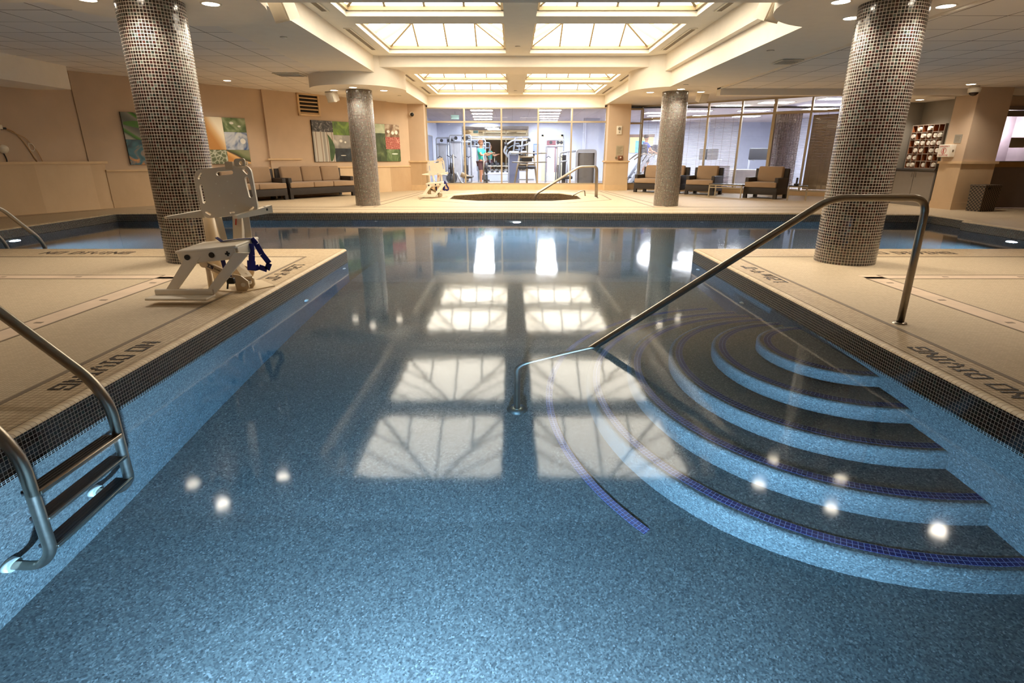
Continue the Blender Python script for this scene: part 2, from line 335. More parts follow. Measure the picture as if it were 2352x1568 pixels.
def rrect(x0, x1, y0, y1, r, n=5):
    pts = []
    for cx, cy, a in ((x1 - r, y0 + r, -90), (x1 - r, y1 - r, 0), (x0 + r, y1 - r, 90), (x0 + r, y0 + r, 180)):
        for k in range(n + 1): t = math.radians(a + 90 * k / n); pts.append((cx + r * math.cos(t), cy + r * math.sin(t)))
    return pts
def circ(cx, cy, r, n=16, a0=0): return [(cx + r * math.cos(a0 + 2 * PI * i / n), cy + r * math.sin(a0 + 2 * PI * i / n)) for i in range(n)]
def frameM(o, x, y, z):
    o, x, y, z = map(Vector, (o, x, y, z)); return Matrix(((x.x, y.x, z.x, o.x), (x.y, y.y, z.y, o.y), (x.z, y.z, z.z, o.z), (0, 0, 0, 1)))
def tag(o, label, cat, group=None):
    o['label'] = label; o['category'] = cat
    if group: o['group'] = group
    return o
def thing(name, label, cat, loc=(0, 0, 0), rz=0.0, group=None):
    o = bpy.data.objects.new(name, None); COL.objects.link(o); o.location = loc; o.rotation_euler = (0, 0, rz); o.empty_display_size = 0.1
    return tag(o, label, cat, group)
def struct(o, kind='structure'): o['kind'] = kind; return o
def dup(root, loc=None, rz=None, label=None, scale=None):
    r = root.copy(); COL.objects.link(r)
    if loc is not None: r.location = loc
    if rz is not None: r.rotation_euler = (0, 0, rz)
    if scale is not None: r.scale = scale
    if label: r['label'] = label
    for ch in list(root.children):
        c = ch.copy(); COL.objects.link(c); c.parent = r
        for g in list(ch.children):
            d = g.copy(); COL.objects.link(d); d.parent = c
    return r
def spot(name, loc, power, col, angle=120, blend=0.6, radius=0.06, direction=(0, 0, -1), parent=None):
    l = bpy.data.lights.new(name, 'SPOT'); l.energy = power; l.color = col; l.spot_size = math.radians(angle); l.spot_blend = blend; l.shadow_soft_size = radius
    o = bpy.data.objects.new(name, l); COL.objects.link(o); o.location = loc; o.rotation_euler = Vector(direction).to_track_quat('-Z', 'Y').to_euler()
    if parent: o.parent = parent
    return o
def fan(mb, loops, z, up=True):
    """flat polygon with holes at height z"""
    bm = bmesh.new(); es = []
    for lp in loops:
        vv = [bm.verts.new((p[0], p[1], z)) for p in lp]
        for i in range(len(vv)): es.append(bm.edges.new((vv[i], vv[(i + 1) % len(vv)])))
    bmesh.ops.triangle_fill(bm, use_beauty=True, use_dissolve=False, edges=es); bm.normal_update(); bm.verts.index_update()
    fs = [tuple(v.index for v in (f.verts if (f.normal.z > 0) == up else reversed(list(f.verts)))) for f in bm.faces]
    mb.add([v.co.copy() for v in bm.verts], fs); bm.free()
def offset(poly, d):
    """outward offset of a counter-clockwise outline, mitred"""
    out = []; n = len(poly)
    for i in range(n):
        a, b, c = Vector(poly[i - 1]), Vector(poly[i]), Vector(poly[(i + 1) % n])
        e0 = (b - a).normalized(); e1 = (c - b).normalized(); n0 = Vector((e0.y, -e0.x)); n1 = Vector((e1.y, -e1.x)); m = (n0 + n1); m = m / max(m.length_squared, 1e-6) * 2
        out.append((b.x + m.x * d, b.y + m.y * d))
    return out
GLY = {'N': ['10001','11001','11001','10101','10011','10011','10001'], 'O': ['11111','10001','10001','10001','10001','10001','11111'], 'D': ['11110','10011','10001','10001','10001','10011','11110'],
 'I': ['111','010','010','010','010','010','111'], 'V': ['10001','10001','10001','10001','01010','01010','00100'], 'G': ['11111','10001','10000','10111','10001','10001','11111'], ' ': ['00']*7,
 '1': ['010','110','010','010','010','010','111'], '2': ['1111','0001','0001','1111','1000','1000','1111'], '.': ['0']*6+['1'], 'm': ['00000','00000','11011','10101','10101','10101','10101'],
 '4': ['1001','1001','1001','1111','0001','0001','0001'], "'": ['1','1','0','0','0','0','0'], '-': ['000','000','000','111','000','000','000'], '0': ['1111','1001','1001','1001','1001','1001','1111'], '"': ['101','101','000','000','000','000','000']}
def pixel_text(txt, cell, z=0.003):
    """letters set in small square tiles; text runs along +x, top towards +y, centred on x"""
    mb = MB(); x = 0; W = sum(len(GLY[c][0]) + 1 for c in txt) - 1; g = cell * 0.06
    for c in txt:
        G = GLY[c]
        for r, row in enumerate(G):
            for k, b in enumerate(row):
                if b == '1':
                    px = (x + k - W / 2) * cell; py = (6 - r - 3.5) * cell; mb.box(px + g, px + cell - g, py + g, py + cell - g, -0.002, z)
        x += len(G[0]) + 1
    return mb
def text_mesh(txt, size, mat, name, parent, M, ext=0.0008):
    c = bpy.data.curves.new('t', 'FONT'); c.body = txt; c.size = size; c.extrude = ext; c.align_x = 'CENTER'; c.align_y = 'CENTER'; c.resolution_u = 2
    t = bpy.data.objects.new('t', c); COL.objects.link(t); dg = bpy.context.evaluated_depsgraph_get()
    me = bpy.data.meshes.new_from_object(t.evaluated_get(dg)); bpy.data.objects.remove(t); bpy.data.curves.remove(c); me.transform(M); me.materials.clear(); me.materials.append(mat); me.name = name
    o = bpy.data.objects.new(name, me); COL.objects.link(o); o.parent = parent; return o
# ---------------------------------------------------------------- setting: pool, deck, water
ZW = -0.19
PX0, PX1, PY0, PYC = -2.305, 2.53, 0.2, 7.59
POOL = [(PX0, PY0), (PX1, PY0), (PX1, PYC), (9.05, PYC), (9.05, 11.15), (9.3, 11.15), (9.3, 12.3), (9.15, 12.45), (6.17, 12.72), (0, 13.12), (-5.84, 12.96), (-9.06, 12.72), (-9.12, PYC), (PX0, PYC)]
TC = (0.1, 18.25); TUB = [(-1.95, 17.3), (-0.95, 16.45), (1.15, 16.45), (2.15, 17.3), (2.2, 19.0), (1.7, 20.25), (-0.75, 20.35), (-1.98, 19.1)]
OUT = offset(POOL, 0.03); TOUT = offset(TUB, 0.03)
ROOM = [(-12.6, -4), (13.6, -4), (13.6, 14.2), (11.5, 14.2), (11.5, 13.6), (10.66, 13.55), (10.3, 18.35), (4.75, 22.9), (4.4, 22.6), (-3.9, 22.6), (-4.0, 21.95), (-10.05, 14.15), (-11.0, 11.9), (-12.6, 8.6)]
mb = MB(); fan(mb, [ROOM, OUT, TOUT], 0.0); floor = struct(mb.build('floor', MT['deck']))
# coping: bullnose along the edge, a tile margin behind it
def bullnose(outline, mb):
    n = len(outline); prof = [(0.03, 0.0), (0.022, -0.0015), (0.013, -0.006), (0.005, -0.014), (0.0015, -0.022), (0.0, -0.03)]
    offs = [offset(outline, p[0]) for p in prof]; run = 0
    for i in range(n):
        j = (i + 1) % n; L = math.dist(outline[i], outline[j])
        for k in range(len(prof) - 1):
            a = (*offs[k][i], prof[k][1]); b = (*offs[k][j], prof[k][1]); c = (*offs[k + 1][j], prof[k + 1][1]); d = (*offs[k + 1][i], prof[k + 1][1])
            v0 = 0.004 + k * 0.0045; mb.face([d, c, b, a], [(run, v0 + 0.0045), (run + L, v0 + 0.0045), (run + L, v0), (run, v0)], True)
        run += L
mb = MB(); bullnose(POOL, mb); bullnose(TUB, mb)
trim = struct(mb.build('trim_1', MT['coping'], weld=True))
def ring(mb, a, b, z):
    n = len(a)
    for i in range(n): j = (i + 1) % n; mb.face([(*b[i], z), (*b[j], z), (*a[j], z), (*a[i], z)])
mb = MB()
for x0, x1, y0, y1 in ((PX0 - 0.31, PX0 - 0.03, PY0, PYC - 0.64), (PX1 + 0.03, PX1 + 0.31, PY0, PYC - 0.64), (-9.4, PX0 - 0.03, PYC - 0.64, PYC - 0.03), (PX1 + 0.03, 9.3, PYC - 0.64, PYC - 0.03)):
    mb.face([(x0, y0, 0.002), (x1, y0, 0.002), (x1, y1, 0.002), (x0, y1, 0.002)])
edge = struct(mb.build('trim_2', MT['coping']))
for nm, txt, loc, rz, cell in (('lettering', 'NO DIVING', (PX0 - 0.165, 3.13, 0.002), -PI / 2, 0.0178), ('lettering', 'NO DIVING', (PX1 + 0.165, 3.02, 0.002), PI / 2, 0.0178),
                         ('lettering', 'NO DIVING', (-5.63, 7.22, 0.002), 0, 0.0255), ('lettering', 'NO DIVING', (5.27, 7.22, 0.002), 0, 0.0255),
                         ('lettering', "1.21m 4'-0\"", (PX0 - 0.2, 5.95, 0.002), -PI / 2, 0.0205), ('lettering', "1.21m 4'-0\"", (PX1 + 0.2, 5.85, 0.002), PI / 2, 0.0205)):
    o = pixel_text(txt, cell).build(nm, MT['letter'], edge, weld=False); o.location = loc; o.rotation_euler = (0, 0, rz)
# inlaid lines and drain strips of the deck
mb = MB(); mb2 = MB()
def line(a, b, wd=0.03, z=0.0025, m=None): (m or mb).bar((*a, 0), (*b, 0), wd, 2 * z)
line((PX0 - 0.33, PY0), (PX0 - 0.33, 6.93), 0.035); line((PX1 + 0.33, PY0), (PX1 + 0.33, 6.93), 0.035); line((-12, 6.93), (PX0 - 0.33, 6.93), 0.035); line((PX1 + 0.33, 6.93), (13, 6.93), 0.035)
for s in (-1, 1):
    a, b = (3.52, 3.74) if s < 0 else (3.71, 3.93)
    line((s * a, -3.5), (s * a, 5.60), 0.02); line((s * b, -3.5), (s * b, 5.78), 0.02); line((s * b, 5.78), (s * 12.3, 5.78), 0.02); line((s * a, 5.60), (s * 12.3, 5.60), 0.02)
    line((s * (a + b) / 2, -3.5), (s * (a + b) / 2, 5.69), b - a - 0.02, 0.0015, mb2); line((s * a, 5.69), (s * 12.3, 5.69), 0.16, 0.0015, mb2)
    for k in range(9):
        y = -0.2 + k * 0.7; line((s * (a + b) / 2 - 0.03, y), (s * (a + b) / 2 + 0.03, y), 0.03, 0.003); line((s * (4.6 + k * 0.8) - 0.03, 5.69), (s * (4.6 + k * 0.8) + 0.03, 5.69), 0.03, 0.003)
line((-8.5, 14.3), (8.8, 14.3), 0.05); line((-8.9, 13.6), (9.0, 13.45), 0.03)
for a, b in (((-3.3, 21.3), (-3.9, 14.35)), ((-3.1, 21.1), (-3.55, 14.35)), ((3.5, 21.3), (4.0, 14.35)), ((3.3, 21.1), (3.65, 14.35)), ((-3.3, 21.5), (3.5, 21.5)), ((-11.0, 11.0), (-9.9, 13.6))): line(a, b, 0.04)
o1 = offset(TUB, 0.85)
for i in range(8): line(o1[i], o1[(i + 1) % 8], 0.04)
struct(mb.build('trim_3', MT['line'], weld=False)); struct(mb2.build('trim_4', MT['line2'], weld=False))
# pool shell
shell = MB(); band = MB()
def walls(outline, mband, mshell, zb):
    run = 0; n = len(outline)
    for i in range(n):
        a, b = outline[i], outline[(i + 1) % n]; L = math.dist(a, b)
        mband.face([(*b, -0.03), (*a, -0.03), (*a, -0.235), (*b, -0.235)], [(run + L, 0.205), (run, 0.205), (run, 0), (run + L, 0)])
        mshell.face([(*b, -0.235), (*a, -0.235), (*a, zb), (*b, zb)]); run += L
walls(POOL, band, shell, -1.75)
def fz(y): return -1.4 if y > 2.75 else -1.4 + (2.75 - y) * 0.05
ys = [PY0, 2.75, PYC]
for i in range(2): shell.face([(PX0, ys[i], fz(ys[i])), (PX1, ys[i], fz(ys[i])), (PX1, ys[i + 1], fz(ys[i + 1])), (PX0, ys[i + 1], fz(ys[i + 1]))])
shell.face([(PX0, PYC, -1.4), (PX1, PYC, -1.4), (PX1, 9.2, -1.65), (PX0, 9.2, -1.65)])
shell.face([(-9.2, PYC, -1.65), (PX0, PYC, -1.65), (PX0, 13.2, -1.65), (-9.2, 13.2, -1.65)]); shell.face([(PX1, PYC, -1.65), (9.4, PYC, -1.65), (9.4, 13.2, -1.65), (PX1, 13.2, -1.65)]); shell.face([(PX0, 9.2, -1.65), (PX1, 9.2, -1.65), (PX1, 13.2, -1.65), (PX0, 13.2, -1.65)])
basin = struct(shell.build('pool_basin', MT['plaster'])); band.build('waterline_tiles', MT['band'], basin)
wat = MB(); fan(wat, [offset(POOL, 0.004)], ZW); struct(wat.build('water', MT['water']))
# hot tub
shell = MB(); band = MB(); n = 8; run = 0
MT['tubtile'] = mosaic('tub_tile', 0.03, 0.1, '#6e5c44', [(0, srgb('#4a3a28')), (0.5, srgb('#66513a')), (1, srgb('#7a6347'))], rough=0.3)
for i in range(n):
    a, b = TUB[i], TUB[(i + 1) % n]; L = math.dist(a, b); band.face([(*b, -0.03), (*a, -0.03), (*a, -0.42), (*b, -0.42)], [(run + L, 0.39), (run, 0.39), (run, 0), (run + L, 0)]); shell.face([(*b, -0.42), (*a, -0.42), (*a, -1.0), (*b, -1.0)]); run += L
fan(shell, [offset(TUB, -0.45)], -0.6); ring(shell, offset(TUB, -0.45), TUB, -0.6)
tub = struct(shell.build('hot_tub_basin', MT['plaster'])); band.build('hot_tub_tiles', MT['tubtile'], tub)
wat = MB(); fan(wat, [offset(TUB, 0.004)], -0.2); struct(wat.build('water', MT['tubwater']))
# fan-shaped entry steps against the right-hand wall
SC0 = (2.58, 4.05); RS = [0.60, 0.94, 1.28, 1.62, 1.96]; ZT = [-0.30, -0.52, -0.74, -0.96, -1.18]
def harc(R, n=40, a0=88, a1=272): return [(SC0[0] + R * math.cos(math.radians(a0 + (a1 - a0) * i / n)), SC0[1] + R * math.sin(math.radians(a0 + (a1 - a0) * i / n))) for i in range(n + 1)]
mb = MB()
for k, R in enumerate(RS):
    A = harc(R); zb = ZT[k + 1] if k < 4 else -1.6
    nose = [(R, ZT[k] - 0.03), (R - 0.009, ZT[k] - 0.009), (R - 0.03, ZT[k])]
    B0 = harc(R); 
    for i in range(40):
        mb.face([(*A[i + 1], ZT[k] - 0.03), (*A[i], ZT[k] - 0.03), (*A[i], zb), (*A[i + 1], zb)], None, True)
        for q in range(2):
            C = harc(nose[q][0]); D = harc(nose[q + 1][0]); mb.face([(*D[i + 1], nose[q + 1][1]), (*D[i], nose[q + 1][1]), (*C[i], nose[q][1]), (*C[i + 1], nose[q][1])], None, True)
        In = harc(RS[k - 1] if k else 0.0); O = harc(R - 0.03); mb.face([(*In[i + 1], ZT[k]), (*In[i], ZT[k]), (*O[i], ZT[k]), (*O[i + 1], ZT[k])])
steps = struct(mb.build('pool_steps', MT['plaster'], weld=True))
def strip(R, z, a0, a1, n=48):
    m = MB(); h = 0.054
    I, O = harc(R - h, n, a0, a1), harc(R, n, a0, a1); run = 0
    for i in range(n):
        L = R * math.radians(a1 - a0) / n
        m.face([(*I[i], z), (*O[i], z), (*O[i + 1], z), (*I[i + 1], z)], [(run, 0), (run, h), (run + L, h), (run + L, 0)])
        m.face([(*O[i], z - 0.004), (*O[i + 1], z - 0.004), (*O[i + 1], z), (*O[i], z)]); run += L
    return m.build('nosing_strip', MT['blue'], steps)
for k, R in enumerate(RS): strip(R - 0.055, ZT[k] + 0.003, 92, 268)
strip(2.3, -1.394, 96, 218)
# ---------------------------------------------------------------- walls
def wallseg(mb, a, b, z0, z1, t=0.12):
    """upright sheet from a to b seen from its right-hand side, thickness behind"""
    a, b = Vector(a), Vector(b); d = (b - a).normalized(); nrm = Vector((-d.y, d.x)); L = (b - a).length
    M = frameM((a.x, a.y, 0), (d.x, d.y, 0), (nrm.x, nrm.y, 0), (0, 0, 1)); mb.box(0, L, 0, t, z0, z1, M)
    for k in range(-6, 0): 
        f = mb.f[k]; mb.uv[k] = [( (Vector((mb.v[q][0], mb.v[q][1])) - a).dot(d), mb.v[q][2]) for q in f]
LA, LB, LC = (-10.0, 14.1), (-11.0, 11.9), (-12.6, 8.6)
P0, P1 = Vector((-9.96, 14.14)), Vector((-3.85, 22.0)); PD = (P1 - P0).normalized(); PN = Vector((PD.y, -PD.x))
def onP(s, off=0.0): q = P0 + PD * s + PN * off; return (q.x, q.y)
G0, G1 = Vector((4.86, 22.8)), Vector((10.25, 18.3)); GD = (G1 - G0).normalized(); GN = Vector((GD.y, -GD.x)); GA = math.atan2(GD.y, GD.x)
def onG(s, off=0.0): q = G0 + GD * s + GN * off; return (q.x, q.y)
W0, W1 = Vector((10.25, 18.3)), Vector((10.66, 13.56)); WD = (W1 - W0).normalized(); WN = Vector((WD.y, -WD.x)); WA = math.atan2(WD.y, WD.x)
def onW(s, off=0.0): q = W0 + WD * s + WN * off; return (q.x, q.y)
PA = math.atan2(PD.y, PD.x)
# left alcove wall with its taller wainscot
LD = (Vector(LA) - Vector(LB)).normalized(); LN = Vector((LD.y, -LD.x))
mb = MB(); wallseg(mb, Vector(LB) - LN * 0.1 - LD * 6, Vector(LA) - LN * 0.1, 0, 3.3); struct(mb.build('wall_left', MT['wall'], weld=False))
mb = MB(); wallseg(mb, Vector(LB) - LD * 6, LA, 0.0, 1.06, 0.1); wl = struct(mb.build('wall_left_wainscot', MT['stone'], weld=False))
mb = MB(); wallseg(mb, Vector(LB) - LD * 6 + LN * 0.03, Vector(LA) + LN * 0.03 + LD * 0.03, 1.06, 1.115, 0.16); struct(mb.build('trim_5', MT['stone_trim'], weld=False))
mb = MB(); wallseg(mb, Vector(LB) - LD * 6 + LN * 0.018, Vector(LA) + LN * 0.018, 0, 0.17, 0.02); struct(mb.build('baseboard_left', MT['stone'], weld=False))
mb = MB(); wallseg(mb, (-12.6, -4), (-12.6, 8.7), 0, 3.3); struct(mb.build('wall_left_side', MT['wall'], weld=False))
# picture wall (angled, back left): two planes with a small step between
mb = MB(); wallseg(mb, onP(-0.4), onP(4.25), 0, 3.3); wallseg(mb, onP(4.2, 0.07), onP(9.95, 0.07), 0, 3.3, 0.25); struct(mb.build('wall_back_left', MT['wall'], weld=False))
mb = MB(); wallseg(mb, onP(-0.1, 0.02), onP(4.2, 0.02), 0, 0.87, 0.02); wallseg(mb, onP(4.2, 0.09), onP(9.8, 0.09), 0, 0.87, 0.02); struct(mb.build('wall_back_left_wainscot', MT['stone'], weld=False))
mb = MB(); wallseg(mb, onP(-0.1, 0.045), onP(4.2, 0.045), 0.87, 0.915, 0.045); wallseg(mb, onP(5.2, 0.115), onP(9.8, 0.115), 0.87, 0.915, 0.045); wallseg(mb, onP(4.1, 0.12), onP(5.25, 0.12), 1.13, 1.18, 0.05); struct(mb.build('trim_6', MT['stone_trim'], weld=False))
mb = MB(); wallseg(mb, onP(-0.1, 0.035), onP(4.2, 0.035), 0, 0.17, 0.02); wallseg(mb, onP(4.2, 0.105), onP(9.8, 0.105), 0, 0.17, 0.02); struct(mb.build('baseboard_back_left', MT['stone'], weld=False))
# pilasters beside the gym window
def pilaster(nm, x0, x1, tn):
    m = MB(); m.box(x0, x1, 21.85, 22.6, 0, 3.2); p = struct(m.build(nm, MT['wall']))
    m = MB(); m.box(x0 - 0.02, x1 + 0.02, 21.82, 22.5, 0, 1.03); struct(m.build(nm + '_wainscot', MT['stone']))
    m = MB(); m.box(x0 - 0.06, x1 + 0.06, 21.78, 22.5, 1.03, 1.09); m.box(x0 - 0.03, x1 + 0.03, 21.81, 22.5, 0, 0.2); struct(m.build(tn, MT['stone_trim']))
pilaster('wall_pier_left', -3.95, -3.28, 'trim_7'); pilaster('wall_pier_right', 3.60, 4.42, 'trim_8')
m = MB(); m.box(-3.3, 3.62, 22.22, 22.5, 0, 0.2); m.box(4.4, 5.0, 22.45, 22.65, 0, 0.2); struct(m.build('wall_sill', MT['stone_trim']))
# gym window: frame grid and panes
def window(name, o, ang, xs, zs, fw=0.06, dp=0.09, wide=()):
    M = Matrix.Translation(Vector((o[0], o[1], 0))) @ Matrix.Rotation(ang, 4, 'Z')
    m = MB()
    for i, x in enumerate(xs): h = fw * (1.6 if i in wide else 1) / 2; m.box(x - h, x + h, -dp / 2, dp / 2, zs[0], zs[-1], M)
    for z in zs: m.box(xs[0], xs[-1], -dp / 2 + 0.004, dp / 2 - 0.004, z - fw / 2, z + fw / 2, M)
    wf = struct(m.build(name, MT['alu'], weld=False))
    for i in range(len(xs) - 1):
        for k in range(len(zs) - 1):
            q = MB(); q.box(xs[i] + 0.01, xs[i + 1] - 0.01, -0.004, 0.004, zs[k] + 0.01, zs[k + 1] - 0.01, M); q.build('pane', MT['pane'], wf)
    return wf
window('window_1', (0, 22.36), 0, [-3.27, -1.824, -0.405, 0.997, 2.28, 3.6], [0.22, 2.49, 2.985])
window('window_2', (0, 22.55), 0, [4.42, 5.02], [0.22, 2.45, 2.95])
window('window_3', onG(0.2), GA, [0.0, 1.25, 2.61, 3.78, 4.85, 5.96, 6.95], [0.14, 2.6, 3.06], wide=(4,))
m = MB(); wallseg(m, onG(0.0, 0.05), onG(7.3, 0.05), 0, 0.13, 0.12); struct(m.build('baseboard_right', MT['stone_trim'], weld=False))
m = MB(); wallseg(m, onG(-0.2, 0.02), onG(7.3, 0.02), 3.06, 3.4, 0.1); struct(m.build('wall_back_header', MT['wall'], weld=False))
# right-hand walls: towel niche side, phone wall, door wall
m = MB(); wallseg(m, onW(0.0), onW(2.72), 0, 3.2); struct(m.build('wall_right', MT['wall'], weld=False)); m = MB(); wallseg(m, onW(4.13), onW(4.75), 0, 3.2, 0.5); struct(m.build('wall_right_pier', MT['wall'], weld=False))
m = MB(); wallseg(m, onW(2.6, -0.42), onW(4.2, -0.42), 0, 3.2)
MT['niche'] = plain('niche_grey_paint', '#8c8375', 0.7, var=0.04); struct(m.build('wall_right_niche', MT['niche'], weld=False))
m = MB(); wallseg(m, onW(2.70, -0.44), onW(2.70, 0.0), 0, 3.2, 0.03); struct(m.build('wall_niche_left', MT['niche'], weld=False)); m = MB(); wallseg(m, onW(4.14, 0.0), onW(4.14, -0.44), 0, 3.2, 0.03); struct(m.build('wall_niche_right', MT['niche'], weld=False))
m = MB(); wallseg(m, (10.652, 13.57), (11.46, 13.6), 0, 3.2, 0.5); wallseg(m, (13.0, 14.05), (13.7, 14.05), 0, 3.2); wallseg(m, (11.46, 14.05), (13.1, 14.05), 2.36, 3.2); struct(m.build('wall_back_right', MT['wall'], weld=False))
m = MB(); wallseg(m, onW(4.13, 0.02), onW(4.765, 0.02), 0, 1.06, 0.02); wallseg(m, (10.64, 13.55), (11.47, 13.58), 0, 1.06, 0.02); struct(m.build('wall_right_wainscot', MT['stone'], weld=False))
m = MB(); wallseg(m, onW(4.1, 0.055), onW(4.80, 0.055), 1.06, 1.115, 0.055); wallseg(m, (10.61, 13.515), (11.52, 13.545), 1.06, 1.115, 0.055); wallseg(m, onW(2.2, 0.05), onW(2.7, 0.05), 1.0, 1.06, 0.05); struct(m.build('trim_9', MT['stone_trim'], weld=False))
m = MB(); wallseg(m, onW(4.13, 0.035), onW(4.78, 0.035), 0, 0.17, 0.02); wallseg(m, (10.625, 13.535), (11.47, 13.565), 0, 0.17, 0.02); struct(m.build('baseboard_back_right', MT['stone'], weld=False))
m = MB(); wallseg(m, (13.6, 14.2), (13.6, -4), 0, 3.2); struct(m.build('wall_right_side', MT['wall'], weld=False))
m = MB(); wallseg(m, (13.6, -4), (-12.6, -4), 0, 3.7); struct(m.build('wall_front', MT['wall'], weld=False))
# ---------------------------------------------------------------- ceiling
ZS, ZR, ZD, ZB = 3.08, 3.43, 2.8, 2.75     # side soffit, recess, drums, lower right soffit
XL, XR = -3.2, 3.51
COLS = [(-3.917, 6.752), (4.057, 6.62), (-3.84, 14.95), (4.07, 14.82)]
def quads(nm, mat, *qs):
    c = MB()
    for q in qs: c.face(q)
    return struct(c.build(nm, mat, weld=False))
quads('ceiling_soffit_left', MT['soffit'], [(-4.43, -4, ZS), (-4.43, 22.6, ZS), (XL, 22.6, ZS), (XL, -4, ZS)], [(-4.43, -4, ZS), (-4.43, 22.6, ZS), (-4.43, 22.6, ZS + 0.1), (-4.43, -4, ZS + 0.1)])
quads('ceiling_recess_left', MT['soffit'], [(XL, -4, ZS), (XL, 22.5, ZS), (XL, 22.5, ZR), (XL, -4, ZR)])
quads('ceiling_recess_right', MT['soffit'], [(XR, 22.5, ZS), (XR, -4, ZS), (XR, -4, ZR), (XR, 22.5, ZR)], [(XR, -4, ZS), (XR, 22.6, ZS), (3.64, 22.6, ZS), (3.64, -4, ZS)])
quads('ceiling_soffit_right', MT['soffit'], [(3.64, 14.8, ZB), (3.64, -4, ZB), (3.64, -4, ZS), (3.64, 14.8, ZS)], [(3.64, -4, ZB), (3.64, 14.8, ZB), (4.85, 14.8, ZB), (4.85, -4, ZB)])
quads('ceiling_edge_right', MT['soffit'], [(4.85, -4, ZB - 0.03), (4.85, 14.1, ZB - 0.03), (4.85, 14.1, ZS), (4.85, -4, ZS)])
quads('ceiling_soffit_back', MT['soffit'], [(3.64, 14.6, ZS), (3.64, 22.9, ZS), (10.4, 22.9, ZS), (10.4, 14.6, ZS)])
c = MB(); c.face([(XL, 22.45, ZS + 0.01), (XR, 22.45, ZS + 0.01), (XR, 22.45, ZR), (XL, 22.45, ZR)]); c.box(XL, XR, 22.3, 22.6, 2.99, ZS + 0.02); struct(c.build('ceiling_header', MT['soffit'], weld=False))
c = MB(); c.box(XL + 0.001, XR - 0.001, 14.05, 15.2, 3.2, ZR + 0.05); struct(c.build('ceiling_beam_far', MT['soffit']))
c = MB(); c.box(-12.6, 4.2, 5.7, 6.85, ZD + 0.012, ZR + 0.05); struct(c.build('ceiling_beam_near', MT['soffit']))
c = MB(); c.box(4.85, 13.6, 13.85, 14.1, 2.58, ZS); c.box(9.9, 13.6, 14.0, 16.2, 2.58, 2.66); struct(c.build('ceiling_niche', MT['soffit'], weld=False))
c = MB(); c.box(-13, 14, -4, 23, 4.55, 4.6); struct(c.build('ceiling_upper', MT['soffit']))
m = MB(); m.face([(-12.6, -4, ZS + 0.012), (-12.6, 22.6, ZS + 0.012), (-4.43, 22.6, ZS + 0.012), (-4.43, -4, ZS + 0.012)]); struct(m.build('ceiling_left', MT['tileL'], weld=False))
m = MB(); m.face([(4.85, -4, ZB - 0.03), (4.85, 13.9, ZB - 0.03), (13.6, 13.9, ZB - 0.03), (13.6, -4, ZB - 0.03)]); struct(m.build('ceiling_right', MT['tileL'], weld=False))
for i, (x, y) in enumerate(COLS):
    m = MB(); b = ZB - 0.002 if i in (1, 3) else ZD; m.cyl((x, y, b), (x, y, ZR + 0.1), 1.17, n=64, smooth=True)
    drum = m.build('ceiling_drum', MT['soffit'], weld=False); drum.data.set_sharp_from_angle(angle=0.7); struct(drum)
m = MB(); m.box(-13, -9.72, -4, 13.15, 2.62, ZS + 0.02); struct(m.build('ceiling_bulkhead', MT['soffit']))
# recess ceiling with eight skylight wells
WX = [(-2.76, -0.138), (0.403, 3.075)]; WY = [(7.45, 10.32), (10.86, 13.71), (15.85, 18.71), (19.27, 22.1)]; ALLY = WY
loops = [[(XL, -4), (XR, -4), (XR, 22.6), (XL, 22.6)]]; well = MB(); ZF = 3.56
for x0, x1 in WX:
    for y0, y1 in ALLY:
        loops.append([(x0, y0), (x1, y0), (x1, y1), (x0, y1)])
        for a, b in (((x0, y0), (x0, y1)), ((x0, y1), (x1, y1)), ((x1, y1), (x1, y0)), ((x1, y0), (x0, y0))): well.face([(*a, ZR), (*b, ZR), (*b, ZF), (*a, ZF)])
m = MB(); fan(m, loops, ZR, up=False); struct(m.build('ceiling', MT['white_ceiling'])); struct(well.build('ceiling_wells', MT['white_ceiling'], weld=False))
# ---------------------------------------------------------------- skylights
ROWN = ['row above the viewer', 'nearest visible row', 'second visible row', 'third row, just past the far beam', 'farthest row before the gym window']
def skylight(x0, x1, y0, y1, label):
    cx, cy = (x0 + x1) / 2, (y0 + y1) / 2; t = thing('skylight', label, 'skylight', (cx, cy, ZF), 0, 'pyramid skylights in the ceiling recess')
    a, b = (x1 - x0) / 2, (y1 - y0) / 2; h = 0.72; m = MB(); w = 0.05
    for (p, q) in (((-a, -b), (a, -b)), ((a, -b), (a, b)), ((a, b), (-a, b)), ((-a, b), (-a, -b))): m.bar((*p, -0.02), (*q, -0.02), 0.09, 0.06)
    m.build('curb_frame', MT['skyframe'], t, weld=False); m = MB()
    C = [(-a, -b), (a, -b), (a, b), (-a, b)]
    for c in C: m.bar((*c, 0), (0, 0, h), w, 0.06)
    for i in range(4):
        p, q = Vector((*C[i], 0)), Vector((*C[(i + 1) % 4], 0)); mid = (p + q) / 2
        for f, th in ((0.25, 0.5), (0.5, 1.0), (0.75, 0.5)):
            s0 = p.lerp(q, f); s1 = s0.lerp(Vector((0, 0, h)) if f == 0.5 else (p if f < 0.5 else q).lerp(Vector((0, 0, h)), 0.5), 1.0); wd = 0.035 if i in (0, 2) else 0.018; m.bar(s0, s1, wd, 0.045)
    m.build('glazing_bars', MT['skyframe'], t, weld=False)
    for i in range(4):
        m = MB(); p, q = (*C[i], 0.03), (*C[(i + 1) % 4], 0.03); m.face([p, q, (0, 0, h + 0.03)]); m.build('pane', MT['skypane'], t)
for r, (y0, y1) in enumerate(ALLY):
    for k, (x0, x1) in enumerate(WX):
        skylight(x0, x1, y0, y1, 'glowing pyramid skylight, %s side, %s' % (('left', 'right')[k], ROWN[r]))
